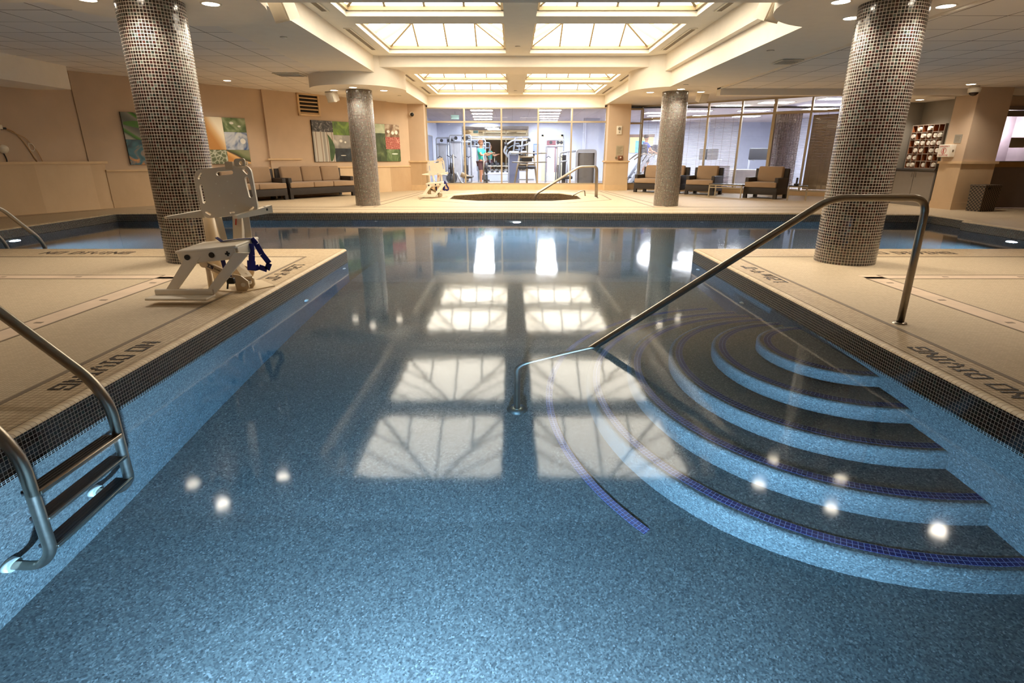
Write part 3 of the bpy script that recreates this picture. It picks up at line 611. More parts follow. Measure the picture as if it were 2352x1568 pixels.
# linear air slots beside the skylights
def slot(x, y0, y1, label):
    t = thing('linear_vent', label, 'vent', (x, (y0 + y1) / 2, ZR), 0, 'linear air slots in the ceiling recess'); h = (y1 - y0) / 2
    m = MB(); m.box(-0.05, 0.05, -h, h, -0.012, -0.004); m.build('grille', MT['vent'], t)
    m = MB()
    for s in (-1, 1): m.box(s * 0.055 - 0.012, s * 0.055 + 0.012, -h - 0.02, h + 0.02, -0.016, 0.0)
    for s in (-1, 1): m.box(-0.05, 0.05, s * h - 0.01, s * h + 0.01, -0.016, 0)
    m.build('frame', MT['white_ceiling'], t)
for k, (y0, y1) in enumerate([(8.0, 9.95), (11.2, 13.25), (16.9, 18.4), (19.8, 21.8)]):
    slot(-3.0, y0, y1, 'narrow bronze air slot left of the %s left skylight' % ('first', 'second', 'third', 'fourth')[k]); slot(3.31, y0, y1, 'narrow bronze air slot right of the %s right skylight' % ('first', 'second', 'third', 'fourth')[k])
# ---------------------------------------------------------------- mosaic columns
CN = ['near left mosaic tiled column behind the cream pool lift', 'near right mosaic tiled column behind the long stair handrail', 'slim looking far left mosaic column beside the long sofa', 'slim looking far right mosaic column in front of the loveseat']
for i, (x, y) in enumerate(COLS):
    m = MB(); m.cyl((0, 0, 0), (0, 0, (ZB if i in (1, 3) else ZD)), (0.335, 0.33, 0.32, 0.318)[i], n=72, caps=False)
    o = m.build('mosaic_column', MT['column'], weld=False); o.location = (x, y, 0); tag(o, CN[i], 'column', 'mosaic tiled columns'); o['kind'] = 'thing'
# ---------------------------------------------------------------- downlights
def downlight(x, y, z, label, power=0, ang=115, group='recessed downlights', r=0.085):
    t = thing('downlight', label, 'ceiling light', (x, y, z), 0, group)
    m = MB(); m.lathe([(r, -0.004), (r + 0.006, -0.009), (r + 0.022, -0.007), (r + 0.024, 0.004)], 28); m.build('trim_ring', MT['white_ceiling'], t)
    m = MB(); m.cyl((0, 0, -0.006), (0, 0, 0.002), r + 0.002, n=28); m.build('lens', MT['lamp'], t)
    if power: spot('lamp', (0, 0, -0.03), power, WARM, ang, 0.7, 0.07, parent=t)
    return t
for i, (x, y) in enumerate(COLS):
    z = ZB - 0.002 if i in (1, 3) else ZD
    for k, a in enumerate((8, 98, 188, 278)):
        a = math.radians(a if i < 2 else a - 8 + (-4 if i == 3 else 2)); rr = 0.62
        downlight(x + rr * math.cos(a), y + rr * math.sin(a), z, 'round downlight %s the %s' % (('right of', 'behind', 'left of', 'in front of')[k], ('near left column', 'near right column', 'far left column', 'far right column')[i]), E_DOWN if i < 2 else E_DOWN * 0.85, 125, 'downlights around the columns')
for x, y, z, lb in ((-7.37, 15.5, ZS + 0.012, 'lone downlight in the left tiled ceiling before the leaf picture'), (10.02, 13.05, ZB - 0.03, 'bright downlight in the right tiled ceiling near the dome camera'), (10.25, 14.9, 2.58, 'small downlight over the towel cubbies'),
                    (-5.2, 3.0, ZS + 0.012, 'added unseen downlight in the left ceiling, lighting the pool lift front'), (5.16, 5.5, ZB - 0.03, 'downlight in the right ceiling over the right deck'), (-7.3, 0.5, ZS + 0.012, 'added unseen downlight in the left ceiling behind the viewer'), (7.2, 0.5, ZB - 0.03, 'added unseen downlight in the right ceiling behind the viewer'), (-10.3, 7.6, ZS + 0.012, 'downlight at the left alcove wall'), (11.5, 8.0, ZB - 0.03, 'added unseen downlight at the right side wall'), (-8.2, 17.0 - 0.6, ZS + 0.012, None), (7.6, 18.2, ZS, None), (5.6, 19.6, ZS, None)):  # downlights labelled added are unseen, put in to light lift and room
    if lb is None: continue
    downlight(x, y, z, lb, E_SIDE * (0.8 if z < 2.6 else 1), 130, 'downlights in the side ceilings')
# ---------------------------------------------------------------- underwater lamps
def pool_light(loc, rz, label, power, dirn):
    t = thing('pool_light', label, 'pool light', loc, rz, 'underwater lamps')
    m = MB(); M = Matrix.Rotation(PI / 2, 4, 'X'); m.lathe([(0.085, 0.03), (0.10, 0.032), (0.115, 0.02), (0.118, 0.0)], 28, M); m.build('bezel', MT['steel'], t)
    m = MB(); m.cyl((0, 0.0, 0), (0, -0.025, 0), 0.088, n=28); m.build('lens', MT['poollens'], t)
    o = spot('lamp', (0, -0.05, 0), power, POOL_COL, 165, 0.9, 0.09, dirn, t); return t
pool_light((0.113, 13.10, -0.60), 0, 'glowing underwater lamp in the far pool wall', E_POOL, (0, -1, -0.12))
pool_light((-9.09, 9.95, -0.52), PI / 2, 'glowing underwater lamp in the left pool wall', E_POOL, (0, -1, -0.1))
pool_light((9.05, 9.85, -0.56), -PI / 2, 'glowing underwater lamp in the right pool wall', E_POOL, (0, -1, -0.1))
pool_light((-0.35, PY0 + 0.002, -0.78), PI, 'underwater lamp in the near pool wall below the viewer', E_POOL * 2.1, (0, -1, -0.3))
# ---------------------------------------------------------------- gym shell
m = MB(); m.box(-4.0, 14, 22.58, 31, -0.1, 0.0); gf = struct(m.build('floor_gym', MT['gymfloor']))
gp = MB(); fan(gp, [[(4.8, 22.9), (10.3, 18.4), (14, 18.4), (14, 22.9)]], 0.0); struct(gp.build('floor_gym_side', MT['gymfloor']))
m = MB(); m.face([(-4.0, 22.4, 2.98), (-4.0, 31, 2.98), (14, 31, 2.98), (14, 22.4, 2.98)]); m.face([(4.9, 22.9, 3.09), (10.3, 18.45, 3.09), (14, 18.45, 3.09), (14, 22.9, 3.09)]); struct(m.build('ceiling_gym', MT['gymceil'], weld=False))
m = MB(); pass
for nm, bx in (('wall_gym_left', (-4.1, -4.0, 22.6, 31.0, 0, 3.3)), ('wall_gym_back', (-4.0, 14, 31.0, 31.1, 0, 3.3)), ('wall_gym_right', (14, 14.1, 18.4, 31, 0, 3.3)), ('wall_gym_end', (10.4, 14, 18.3, 18.4, 0, 3.3)), ('wall_gym_column', (3.55, 4.2, 28.0, 28.6, 0, 2.98)), ('wall_gym_post', (3.42, 3.52, 27.9, 28.0, 0, 2.98))):
    m = MB(); m.box(*bx); struct(m.build(nm, MT['gymwall']))
def troffer(x, y, label, z=2.98, w=0.62, l=1.22, rz=0.0):
    t = thing('troffer', label, 'ceiling light', (x, y, z), rz, 'fluorescent troffers in the gym')
    m = MB(); m.box(-w / 2, w / 2, -l / 2, l / 2, -0.012, 0.0); m.build('diffuser', MT['troffer'], t)
    m = MB()
    for s in (-1, 1): m.box(s * w / 2 - 0.02, s * w / 2 + 0.02, -l / 2 - 0.02, l / 2 + 0.02, -0.018, 0.0); m.box(-w / 2, w / 2, s * l / 2 - 0.02, s * l / 2 + 0.02, -0.018, 0.0)
    m.build('frame', MT['white_plastic'], t)
OR = ['first', 'second', 'third', 'fourth', 'fifth', 'sixth']
for k in range(5): troffer(-1.2 - 0.07 * k, 23.3 + 1.75 * k, '%s gym ceiling light of the left row from the glass' % OR[k], l=0.6, w=0.9)
for k in range(5): troffer(1.5 + 0.09 * k, 23.3 + 1.6 * k, '%s gym ceiling light of the middle row from the glass' % OR[k], l=0.6, w=0.9)
for k in range(4): troffer(6.0 + 0.5 * k, 24.6 + 1.6 * k, '%s gym ceiling light of the right row from the glass' % OR[k], l=0.6, w=0.9)
troffer(9.5, 21.3, 'gym ceiling light nearest the right glazing', z=3.09, w=1.1, l=0.7); troffer(8.4, 22.5, 'second gym ceiling light behind the right glazing', z=3.09, w=1.1, l=0.7); troffer(11.0, 20.0, 'gym ceiling light at the right end of the glazing', z=3.09, w=1.1, l=0.7)

for k, (x, y) in enumerate(((7.4, 23.6), (9.6, 23.4), (11.8, 22.6), (8.6, 26.2), (10.6, 26.6))): troffer(x, y, 'added gym ceiling light brightening the upper right glazing, %s along' % OR[k], w=1.1, l=0.7)  # extra troffers added to brighten the gym behind the right glazing
# ---------------------------------------------------------------- rails and ladders
t = thing('stair_handrail', 'long sloping stainless handrail running from the right deck into the pool steps', 'handrail', (2.965, 3.99, 0))
def rel(pts, o): return [(p[0] - o[0], p[1] - o[1], p[2] - o[2]) for p in pts]
m = MB(); m.tube(rel([(2.968, 3.99, 0.0), (2.955, 3.99, 0.93), (2.27, 3.99, 0.93), (0.041, 3.99, -0.60), (0.041, 3.99, -1.4)], (2.965, 3.99, 0)), 0.0255, 20, 0.12, 10); m.build('rail', MT['steel'], t)
m = MB(); m.lathe([(0.027, 0.012), (0.045, 0.010), (0.05, 0.0)], 28); m.build('escutcheon', MT['steel'], t)
m = MB(); m.lathe([(0.027, 0.035), (0.06, 0.03), (0.072, 0.012), (0.085, 0.0)], 28, Matrix.Translation((0.041 - 2.965, 0, -1.4))); e = m.build('floor_collar', MT['steel'], t)
def ladder(loc, rz, label):
    """two handrails over the coping with moulded treads between them; local +x points over the deck"""
    t = thing('pool_ladder', label, 'pool ladder', loc, rz, 'pool ladders')
    for s in (-0.27, 0.27):
        m = MB(); m.tube([(-0.86, s, 0.0), (-0.86, s, 0.42), (-0.72, s, 0.64), (-0.50, s, 0.58), (-0.045, s, 0.125), (0.02, s, -0.02), (0.02, s, -0.80), (-0.05, s, -0.94), (-0.17, s, -0.945)], 0.0262, 18, 0.13, 8)
        r = m.build('side_rail', MT['steel'], t)
        m = MB(); m.cyl((-0.165, s, -0.945), (-0.197, s, -0.945), 0.04, 0.045, n=20); m.build('bumper', MT['white_plastic'], t)
        m = MB(); m.lathe([(0.027, 0.014), (0.045, 0.012), (0.052, 0.0)], 24, Matrix.Translation((-0.86, s, 0))); m.build('escutcheon', MT['steel'], t)
    for z in (-0.19, -0.475, -0.76):
        m = MB(); m.rbox(-0.045, 0.04, -0.262, 0.262, z - 0.022, z + 0.010, 0.008); tr = m.build('tread', MT['steel_dark'], t)
        m = MB(); m.rbox(0.035, 0.052, -0.262, 0.262, z - 0.012, z + 0.016, 0.005); m.build('tread_lip', MT['steel'], tr)
        m = MB()
        for k in range(4): m.box(-0.04 + k * 0.018, -0.034 + k * 0.018, -0.24, 0.24, z + 0.009, z + 0.013)
        m.build('grip_ribs', MT['black'], tr)
    return t
L1 = ladder((-2.105, 2.30, 0), 0, 'stainless pool ladder with dark treads at the near left pool edge')
dup(L1, (-6.95, 7.79, 0), PI / 2, 'second pool ladder, only a curved rail end showing at the left frame edge')
# hot tub rails
t = thing('hot_tub_handrail', 'double stainless handrail sloping into the hot tub', 'handrail', (2.66, 17.76, 0))
for s in (-0.12, 0.12):
    m = MB(); m.tube([(0, s, 0), (-0.02, s, 0.94), (-0.56, s, 0.935), (-1.93, s, 0.10), (-1.98, s, -0.55)], 0.03, 14, 0.12, 7); m.build('rail', MT['steel'], t)
    m = MB(); m.lathe([(0.03, 0.02), (0.055, 0.016), (0.06, 0.0)], 18, Matrix.Translation((0, s, 0))); m.build('escutcheon', MT['steel'], t)
t = thing('grab_rail', 'low bent grab rail at the back edge of the hot tub', 'grab rail', (2.42, 18.6, 0))
m = MB(); m.tube([(0, 0, 0), (-0.02, 0, 0.17), (-0.12, 0, 0.165), (-0.40, 0, 0.02), (-0.44, 0, -0.02)], 0.02, 12, 0.06, 6); m.build('rail', MT['steel'], t)
# ---------------------------------------------------------------- pool lift
def pool_lift(loc, rz, label):
    t = thing('pool_lift', label, 'pool lift', loc, rz, 'swivel chair pool lifts')
    PL, ME = MT['lift_plastic'], MT['lift_metal']
    def slot(cx, cy, L, w, ang=0.0, n=6):
        c, s_ = math.cos(ang), math.sin(ang); pts = []
        for sx, a0 in ((1, -90), (-1, 90)):
            for k in range(n + 1): a = math.radians(a0 + 180 * k / n); px = sx * (L / 2 - w / 2) + w / 2 * math.cos(a); py = w / 2 * math.sin(a); pts.append((cx + px * c - py * s_, cy + px * s_ + py * c))
        return pts
    # backrest plate, slightly rolled and reclined
    roll = math.radians(5.5); X = Vector((math.cos(roll), 0, math.sin(roll))); Z = Vector((-math.sin(roll) * 0.99, 0.12, math.cos(roll) * 0.99)).normalized(); Nn = X.cross(Z) * -1
    M = frameM((-0.29, 0.11, 0.655), X, Z, X.cross(Z)); W, Hh = 0.535, 0.44
    holes = [slot(W / 2 + 0.02, Hh - 0.055, 0.16, 0.035), slot(0.045, 0.22, 0.17, 0.03, PI / 2), slot(W - 0.05, 0.24, 0.19, 0.038, PI / 2 + 0.06), slot(0.055, Hh - 0.06, 0.065, 0.02, 0.9), slot(W - 0.055, Hh - 0.06, 0.065, 0.022, -0.9), slot(0.06, 0.045, 0.06, 0.018, -0.6), slot(W / 2 + 0.02, 0.03, 0.05, 0.014), slot(W - 0.06, 0.045, 0.06, 0.018, 0.6)]
    m = MB(); m.plate(rrect(0, W, 0, Hh, 0.075, 7), 0.026, M, holes); bk = m.build('backrest', PL, t, sharp=35)
    m = MB()
    for (x, y) in ((0.3, 0.31), (0.315, 0.20), (0.33, 0.09), (0.19, 0.30), (0.2, 0.19), (0.22, 0.08)): m.cyl(M @ Vector((x, y, 0.024)), M @ Vector((x, y, 0.029)), 0.007, n=10)
    m.build('screws', MT['white_plastic'], bk, weld=False)
    # headrest bracket above
    m = MB(); m.box(-0.02, 0.05, 0.12, 0.2, 1.10, 1.165); m.box(0.03, 0.16, 0.17, 0.19, 1.135, 1.165); m.plate(rrect(0, 0.1, 0, 0.07, 0.025), 0.018, frameM((0.075, 0.12, 1.12), (1, 0, 0.06), (0, 0, 1), (0, -1, 0)), [circ(0.06, 0.03, 0.016, 12)]); m.build('top_bracket', ME, t)
    # arms: the left reaches forward, the right is swung out
    def arm(p, q, w0, w1, h0, h1):
        m = MB(); p, q = Vector(p), Vector(q); d = (q - p); d.z = 0; d.normalize(); n_ = Vector((-d.y, d.x, 0)); vs = []
        for (c, w_, h_) in ((p, w0, h0), (q, w1, h1)):
            for sx in (-1, 1):
                for sz in (-1, 1): vs.append(c + n_ * (sx * w_ / 2) + Vector((0, 0, sz * h_ / 2)))
        m.add(vs, [(0, 1, 3, 2), (4, 6, 7, 5), (0, 4, 5, 1), (2, 3, 7, 6), (1, 5, 7, 3), (0, 2, 6, 4)]); return m
    a = arm((-0.29, 0.16, 0.70), (-0.445, -0.22, 0.70), 0.055, 0.03, 0.075, 0.02).build('armrest', PL, t)
    a2 = arm((0.285, 0.25, 0.735), (0.12, -0.12, 0.695), 0.05, 0.05, 0.07, 0.03).build('armrest', PL, t)
    m = MB(); m.cyl((0.262, 0.20, 0.735), (0.254, 0.182, 0.735), 0.028, n=18); m.cyl((0.256, 0.186, 0.735), (0.251, 0.176, 0.735), 0.015, n=6); m.build('pivot_knob', MT['black'], a2)
    # seat: moulded slab tilted with the chair
    Xs = Vector((math.cos(roll), 0, math.sin(roll))); Ms = frameM((-0.31, -0.40, 0.36), Xs, (0, 1, 0.03), Vector((-math.sin(roll), -0.03, math.cos(roll))))
    m = MB(); m.rbox(0, 0.54, 0.0, 0.46, 0.045, 0.075, 0.014, Ms); m.rbox(0.02, 0.52, 0.0, 0.04, -0.045, 0.06, 0.014, Ms); m.rbox(0.0, 0.04, 0.02, 0.44, -0.01, 0.06, 0.012, Ms); m.rbox(0.50, 0.54, 0.02, 0.44, -0.03, 0.06, 0.012, Ms); st = m.build('seat', PL, t)
    for nm, x in (('cap', 0.10), ('cap', 0.315)):
        m = MB(); m.cyl(Ms @ Vector((x, 0.002, 0.012)), Ms @ Vector((x, -0.008, 0.012)), 0.024, n=20); m.build('bolt_cap', MT['black'], st)
    m = MB()
    for a_, b_ in (((0.445, 0.03), (0.475, 0.045)),): m.box(0.435, 0.475, -0.006, 0.004, 0.004, 0.018, Ms); m.box(0.449, 0.462, -0.006, 0.004, -0.010, 0.032, Ms)
    m.build('star_knob', MT['black'], st)
    # leg plates and foot plate
    for xt, xb, zt, zb in ((-0.225, -0.44, 0.385, 0.075), (0.20, -0.085, 0.42, 0.075)):
        m = MB(); w = 0.125; m.add([(xt, -0.40, zt), (xt + w, -0.40, zt), (xb + w * 0.75, -0.47, zb), (xb, -0.47, zb), (xt, -0.375, zt), (xt + w, -0.375, zt), (xb + w * 0.75, -0.445, zb), (xb, -0.445, zb)],
              [(3, 2, 1, 0), (4, 5, 6, 7), (0, 1, 5, 4), (2, 3, 7, 6), (1, 2, 6, 5), (3, 0, 4, 7)]); m.build('leg', PL, t)
    m = MB(); m.rbox(-0.515, 0.0, -0.475, -0.43, 0.06, 0.115, 0.012); m.rbox(-0.53, 0.0, -0.60, -0.44, 0.045, 0.066, 0.010); m.build('footrest', PL, t)
    # struts between back and seat
    m = MB(); m.bar((-0.165, 0.12, 0.68), (-0.11, 0.06, 0.44), 0.055, 0.03); m.bar((0.10, 0.12, 0.69), (0.125, 0.06, 0.45), 0.055, 0.03); m.bar((0.02, 0.14, 0.69), (-0.03, 0.14, 0.30), 0.085, 0.05); m.build('back_struts', PL, t)
    m = MB(); m.bar((0.015, 0.10, 0.66), (0.003, 0.098, 0.60), 0.012, 0.008); m.build('red_tag', plain('red_mark', '#b8442c', 0.5), t)
    # mast, base plate, linkage
    m = MB(); m.tube([(-0.335, 0.27, 0.0), (-0.335, 0.27, 0.80)], 0.052, 16); m.box(-0.415, -0.30, 0.30, 0.36, 0.10, 0.78); m.build('mast', ME, t)
    m = MB(); m.plate([(-0.36, -0.02), (0.08, -0.13), (0.27, 0.14), (0.02, 0.40), (-0.42, 0.36)], 0.012); m.build('base_plate', ME, t)
    B = frameM((0.0, -0.06, 0.012), (1, -0.05, 0), (0, 0, 1), (-0.05, -1, 0)); pr = [(0, 0), (0.10, 0), (0.125, 0.03), (0.12, 0.09), (0.06, 0.14), (-0.01, 0.155), (-0.045, 0.12), (-0.01, 0.09)]
    for fm in (B, frameM((0.0, 0.06, 0.012), (1, -0.05, 0), (0, 0, 1), (-0.05, -1, 0))): m = MB(); m.plate(pr, 0.014, fm, [circ(0.075, 0.055, 0.024, 16)]); m.build('pivot_bracket', ME, t)
    m = MB(); m.cyl((0.073, -0.085, 0.067), (0.073, 0.07, 0.067), 0.021, n=18); m.build('pivot_pin', MT['white_plastic'], t)
    m = MB(); m.bar((-0.09, 0.16, 0.22), (0.07, 0.02, 0.10), 0.09, 0.06); m.tube([(-0.09, 0.15, 0.10), (-0.09, 0.15, 0.36)], 0.045, 14); m.plate(rrect(0, 0.14, 0, 0.09, 0.03), 0.014, frameM((-0.07, 0.17, 0.14), (0.9, 0, -0.4), (0.35, 0, 0.9), (0, -1, 0))); m.build('actuator_arm', ME, t)
    m = MB(); lk = m.bar((-0.27, -0.10, 0.285), (-0.08, -0.10, 0.19), 0.03, 0.06, (0, 0, 1)); m.cyl((-0.245, -0.12, 0.275), (-0.245, -0.08, 0.275), 0.038, n=18); m.box(-0.30, -0.16, -0.06, 0.02, 0.29, 0.32); link = m.build('link_arm', ME, t)
    m = MB(); m.tube([(-0.228, -0.08, 0.24), (-0.235, -0.08, 0.02)], 0.022, 12); m.rbox(-0.275, -0.195, -0.12, -0.04, 0.004, 0.03, 0.008); m.build('support_foot', ME, t)
    d = Vector((0.19, 0, -0.095)).normalized(); Mt = frameM((-0.165, -0.118, 0.236), d, (0.447, 0, 0.894), (0, -1, 0)); 
    m = MB(); m.box(-0.072, 0.005, -0.016, 0.016, -0.002, 0.001, Mt); lb = m.build('nameplate', plain('nameplate_navy', '#262342', 0.4), link)
    text_mesh('S.R.', 0.03, MT['white_plastic'], 'lettering', link, Mt @ Matrix.Translation((-0.033, 0, 0.0015))); text_mesh('Smith', 0.026, MT['black'], 'lettering', link, Mt @ Matrix.Translation((0.042, 0, 0.0005)))
    # webbing belt lying over the seat and hanging off its right side
    def ribbon(pts, w, nm, mat=MT['navy'], flat=0):
        m = MB(); P = [Vector(p) for p in pts]; th = 0.004
        for i in range(len(P) - 1):
            a, b = P[i], P[i + 1]; d = (b - a).normalized(); s_ = Vector((0, 1, 0)) * w / 2; n_ = d.cross(Vector((0, 1, 0))).normalized() * th
            if i >= flat: s_, n_ = n_.normalized() * w / 2, Vector((0, th, 0))
            m.add([a - s_, a + s_, b + s_, b - s_, a - s_ + n_, a + s_ + n_, b + s_ + n_, b - s_ + n_], [(0, 1, 2, 3), (7, 6, 5, 4), (0, 3, 7, 4), (1, 5, 6, 2), (0, 4, 5, 1), (2, 6, 7, 3)])
        return m.build(nm, mat, t)
    s0 = Ms @ Vector((0.27, 0.30, 0.079)); s1 = Ms @ Vector((0.545, 0.30, 0.08))
    ribbon([Ms @ Vector((0.23, 0.30, 0.12)), s0, (s0 + s1) / 2 + Vector((0, 0, 0.006)), s1, (0.262, -0.10, 0.45), (0.30, -0.10, 0.36), (0.355, -0.10, 0.275), (0.325, -0.10, 0.215), (0.255, -0.10, 0.24), (0.205, -0.10, 0.225)], 0.05, 'belt', flat=3)
    ribbon([(0.24, -0.16, 0.465), (0.235, -0.165, 0.36), (0.225, -0.165, 0.30)], 0.055, 'belt', flat=0); ribbon([(0.222, -0.165, 0.31), (0.212, -0.165, 0.22)], 0.075, 'belt')
    ribbon([(-0.02, -0.20, 0.34), (-0.02, -0.18, 0.24), (0.01, -0.17, 0.16)], 0.04, 'belt'); m = MB(); m.rbox(-0.02, 0.05, -0.20, -0.16, 0.10, 0.155, 0.008); m.build('buckle', MT['black'], t)
    m = MB(); m.tube([(-0.02, -0.17, 0.11), (-0.035, -0.17, 0.05)], 0.008, 8); m.build('strap_tail', MT['black'], t)
    return t
LF = pool_lift((-2.6, 5.1, 0), 0, 'cream swivel pool lift with a navy belt on the left deck, nearest')
dup(LF, (-2.36, 18.0, 0), -0.05, 'distant cream pool lift behind the hot tub by the gym window')
# ---------------------------------------------------------------- seating
def seat_unit(n, W, loc, rz, label, group, cat='sofa', name='sofa', dp=0.86):
    t = thing(name, label, cat, loc, rz, group); aw = 0.12
    m = MB(); m.rbox(0, W, 0.02, dp, 0.12, 0.33, 0.012); m.build('base', MT['wicker'], t)
    for x in (0.0, W - 0.1):
        for y in (0.02, dp - 0.1): m = MB(); m.box(x, x + 0.1, y, y + 0.1, 0, 0.13); m.build('leg', MT['wicker'], t)
    for x in (0, W - aw): m = MB(); m.rbox(x, x + aw, 0.05, dp, 0.32, 0.62, 0.018); m.build('arm', MT['wicker'], t)
    m = MB(); m.rbox(0.0, W, dp - 0.12, dp, 0.32, 0.88, 0.018); m.build('back_frame', MT['wicker'], t)
    cw = (W - 2 * aw) / n; 
    for k in range(n):
        x = aw + k * cw; xl, xr = (x - (aw - 0.02) if k == 0 else x), (x + cw + (aw - 0.02) if k == n - 1 else x + cw)
        m = MB(); m.rbox(x + 0.006, x + cw - 0.006, 0.14, dp - 0.16, 0.325, 0.49, 0.045, seg=4); m.rbox(xl + 0.006, xr - 0.006, -0.02, 0.047, 0.33, 0.487, 0.03, seg=4); m.rbox(x + 0.006, x + cw - 0.006, 0.02, 0.2, 0.33, 0.488, 0.03, seg=4); m.build('seat_cushion', MT['cushion'], t)
        Mb = Matrix.Translation((0, dp - 0.2, 0.47)) @ Matrix.Rotation(math.radians(-9), 4, 'X')
        m = MB(); m.rbox(x + 0.008, x + cw - 0.008, -0.10, 0.06, 0, 0.47, 0.05, Mb, seg=4); m.build('back_cushion', MT['cushion'], t)
    return t
q = Vector((-6.66, 16.95)); sg = 'brown wicker seating round the pool'
seat_unit(3, 2.35, (q.x, q.y, 0), PA, 'long three seat wicker sofa with taupe cushions under the leaf picture', sg)
q2 = q - PD * 0.08; q2 = q2 - PD * 1.75; seat_unit(2, 1.75, (q2.x, q2.y, 0), PA, 'two seat wicker sofa left of the three seat one, partly behind the pool lift', sg)
q = Vector((4.45, 20.72)); seat_unit(2, 1.75, (q.x, q.y, 0), GA, 'wicker loveseat half hidden by the far right column', sg)
q = Vector((5.92, 19.36)); seat_unit(1, 0.98, (q.x, q.y, 0), GA, 'wicker armchair between the far right column and the low coffee table', sg, 'armchair', 'armchair')
q = Vector((7.26, 17.72)); seat_unit(1, 1.02, (q.x, q.y, 0), GA - 0.12, 'wicker armchair between the coffee table and the small side table', sg, 'armchair', 'armchair')
def low_table(W, D, Hh, loc, rz, label, stretch):
    t = thing('low_table', label, 'table', loc, rz)
    m = MB(); m.box(0, W, 0, D, Hh - 0.02, Hh); m.build('table_top', plain('dark_table_top', '#2b241e', 0.25), t)
    m = MB()
    for y in (0.015, D - 0.015): m.box(0, W, y - 0.015, y + 0.015, Hh - 0.05, Hh - 0.02)
    for x in (0.015, W - 0.015): m.box(x - 0.015, x + 0.015, 0, D, Hh - 0.05, Hh - 0.02)
    if stretch:
        m.box(0, W, 0.0, 0.03, Hh - 0.12, Hh - 0.09)
        for k in range(6): m.box(k * W / 5 - 0.008 + (0.008 if k == 0 else 0) , k * W / 5 + 0.008, 0.005, 0.025, Hh - 0.10, Hh - 0.04)
    m.build('apron', MT['alu'], t)
    for x in (0.0, W - 0.035):
        for y in (0.0, D - 0.035): m = MB(); m.box(x, x + 0.035, y, y + 0.035, 0, Hh - 0.03); m.build('leg', MT['alu'], t)
    return t
low_table(1.05, 0.6, 0.40, (6.36, 18.27, 0), GA, 'low rectangular table with pale metal frame between the two armchairs', True)
low_table(0.52, 0.5, 0.42, (8.13, 16.62, 0), GA + 0.25, 'small square side table at the right end of the seating', False)
t = thing('desk_phone', 'small black cordless phone standing on the side table', 'phone', (8.47, 16.86, 0.42), GA)
m = MB(); m.rbox(-0.06, 0.06, -0.05, 0.05, 0, 0.05, 0.015); m.build('cradle', MT['black'], t); m = MB(); m.rbox(-0.028, 0.028, -0.02, 0.02, 0.04, 0.22, 0.012, Matrix.Rotation(-0.15, 4, 'X')); m.build('handset', MT['black'], t)
# ---------------------------------------------------------------- speakers, cameras, vents, fittings
def speaker(loc, rz, tilt, label, zt):
    t = thing('wall_speaker', label, 'speaker', loc, rz, 'white box speakers hung from the ceiling')
    M = Matrix.Rotation(tilt, 4, 'X'); m = MB(); prof = [(-0.14, -0.09), (0.14, -0.09), (0.10, 0.10), (-0.10, 0.10)]; m.plate([(p[0], p[1]) for p in prof], 0.26, M @ Matrix.Translation((0, 0, -0.13))); m.build('cabinet', MT['white_plastic'], t)
    m = MB(); m.rbox(-0.125, 0.125, -0.108, -0.088, -0.115, 0.115, 0.012, M); m.build('grille', MT['white_plastic'], t)
    m = MB(); m.bar((0, 0.06, 0.08), (0, 0.08, zt), 0.04, 0.03); m.build('bracket', MT['white_plastic'], t); return t
S1 = speaker((-4.62, 15.3, 2.70), -0.5, 0.35, 'white box speaker left of the far left column', 0.36)
speaker((4.93, 15.4, 2.70), 0.5, 0.35, 'white box speaker right of the far right column', 0.37)
speaker((-2.74, 7.47, 2.90), -0.6, 0.4, 'white box speaker hung by the near left ceiling drum', 0.52)
speaker((3.10, 7.48, 2.90), 0.6, 0.4, 'white box speaker hung by the near right ceiling drum', 0.52)
t = thing('dome_camera', 'small ball security camera on the left pier of the gym window', 'camera', (-3.72, 21.83, 2.72), 0, None)
m = MB(); m.cyl((0, 0.0, 0), (0, -0.05, 0), 0.085, n=24); m.build('base', MT['white_plastic'], t)
m = MB(); m.lathe([(0.0, -0.07), (0.04, -0.058), (0.062, -0.03), (0.07, 0.0)], 20, Matrix.Translation((0.02, -0.05, -0.01)) @ Matrix.Rotation(PI / 2, 4, 'X') @ Matrix.Rotation(PI, 4, 'X')); m.build('dome', MT['black'], t)
t = thing('dome_camera', 'ceiling dome security camera above the emergency phone', 'camera', (10.38, 13.38, 2.675), 0, None)
m = MB(); m.lathe([(0.12, -0.09), (0.125, -0.03), (0.125, 0.0), (0.09, 0.012), (0.09, 0.046)], 24); m.lathe([(0.0, -0.09), (0.12, -0.09)], 24); m.build('housing', MT['white_plastic'], t)
m = MB(); m.lathe([(0.0, -0.165), (0.05, -0.152), (0.082, -0.12), (0.09, -0.085)], 24); m.build('dome', plain('smoked_dome', '#3a2417', 0.08), t)
t = thing('wall_grille', 'white framed louvred air grille high on the back left wall', 'air grille', (*onP(5.30, 0.08), 2.44), PA)
m = MB(); Wg, Hg = 0.78, 0.66
for a in ((0, Wg, 0, 0.06), (0, Wg, Hg - 0.06, Hg), (0, 0.06, 0, Hg), (Wg - 0.06, Wg, 0, Hg)): m.box(a[0], a[1], -0.05, 0.02, a[2], a[3])
m.build('frame', MT['stone_trim'], t); m = MB(); m.box(0.05, Wg - 0.05, -0.005, 0.01, 0.05, Hg - 0.05); m.build('backing', MT['dark'], t)
for k in range(5): m = MB(); z = 0.10 + k * 0.108; m.box(0.05, Wg - 0.05, -0.04, 0.0, -0.012, 0.012, Matrix.Translation((0, 0, z)) @ Matrix.Rotation(0.6, 4, 'X')); m.build('louvre', MT['stone_trim'], t)
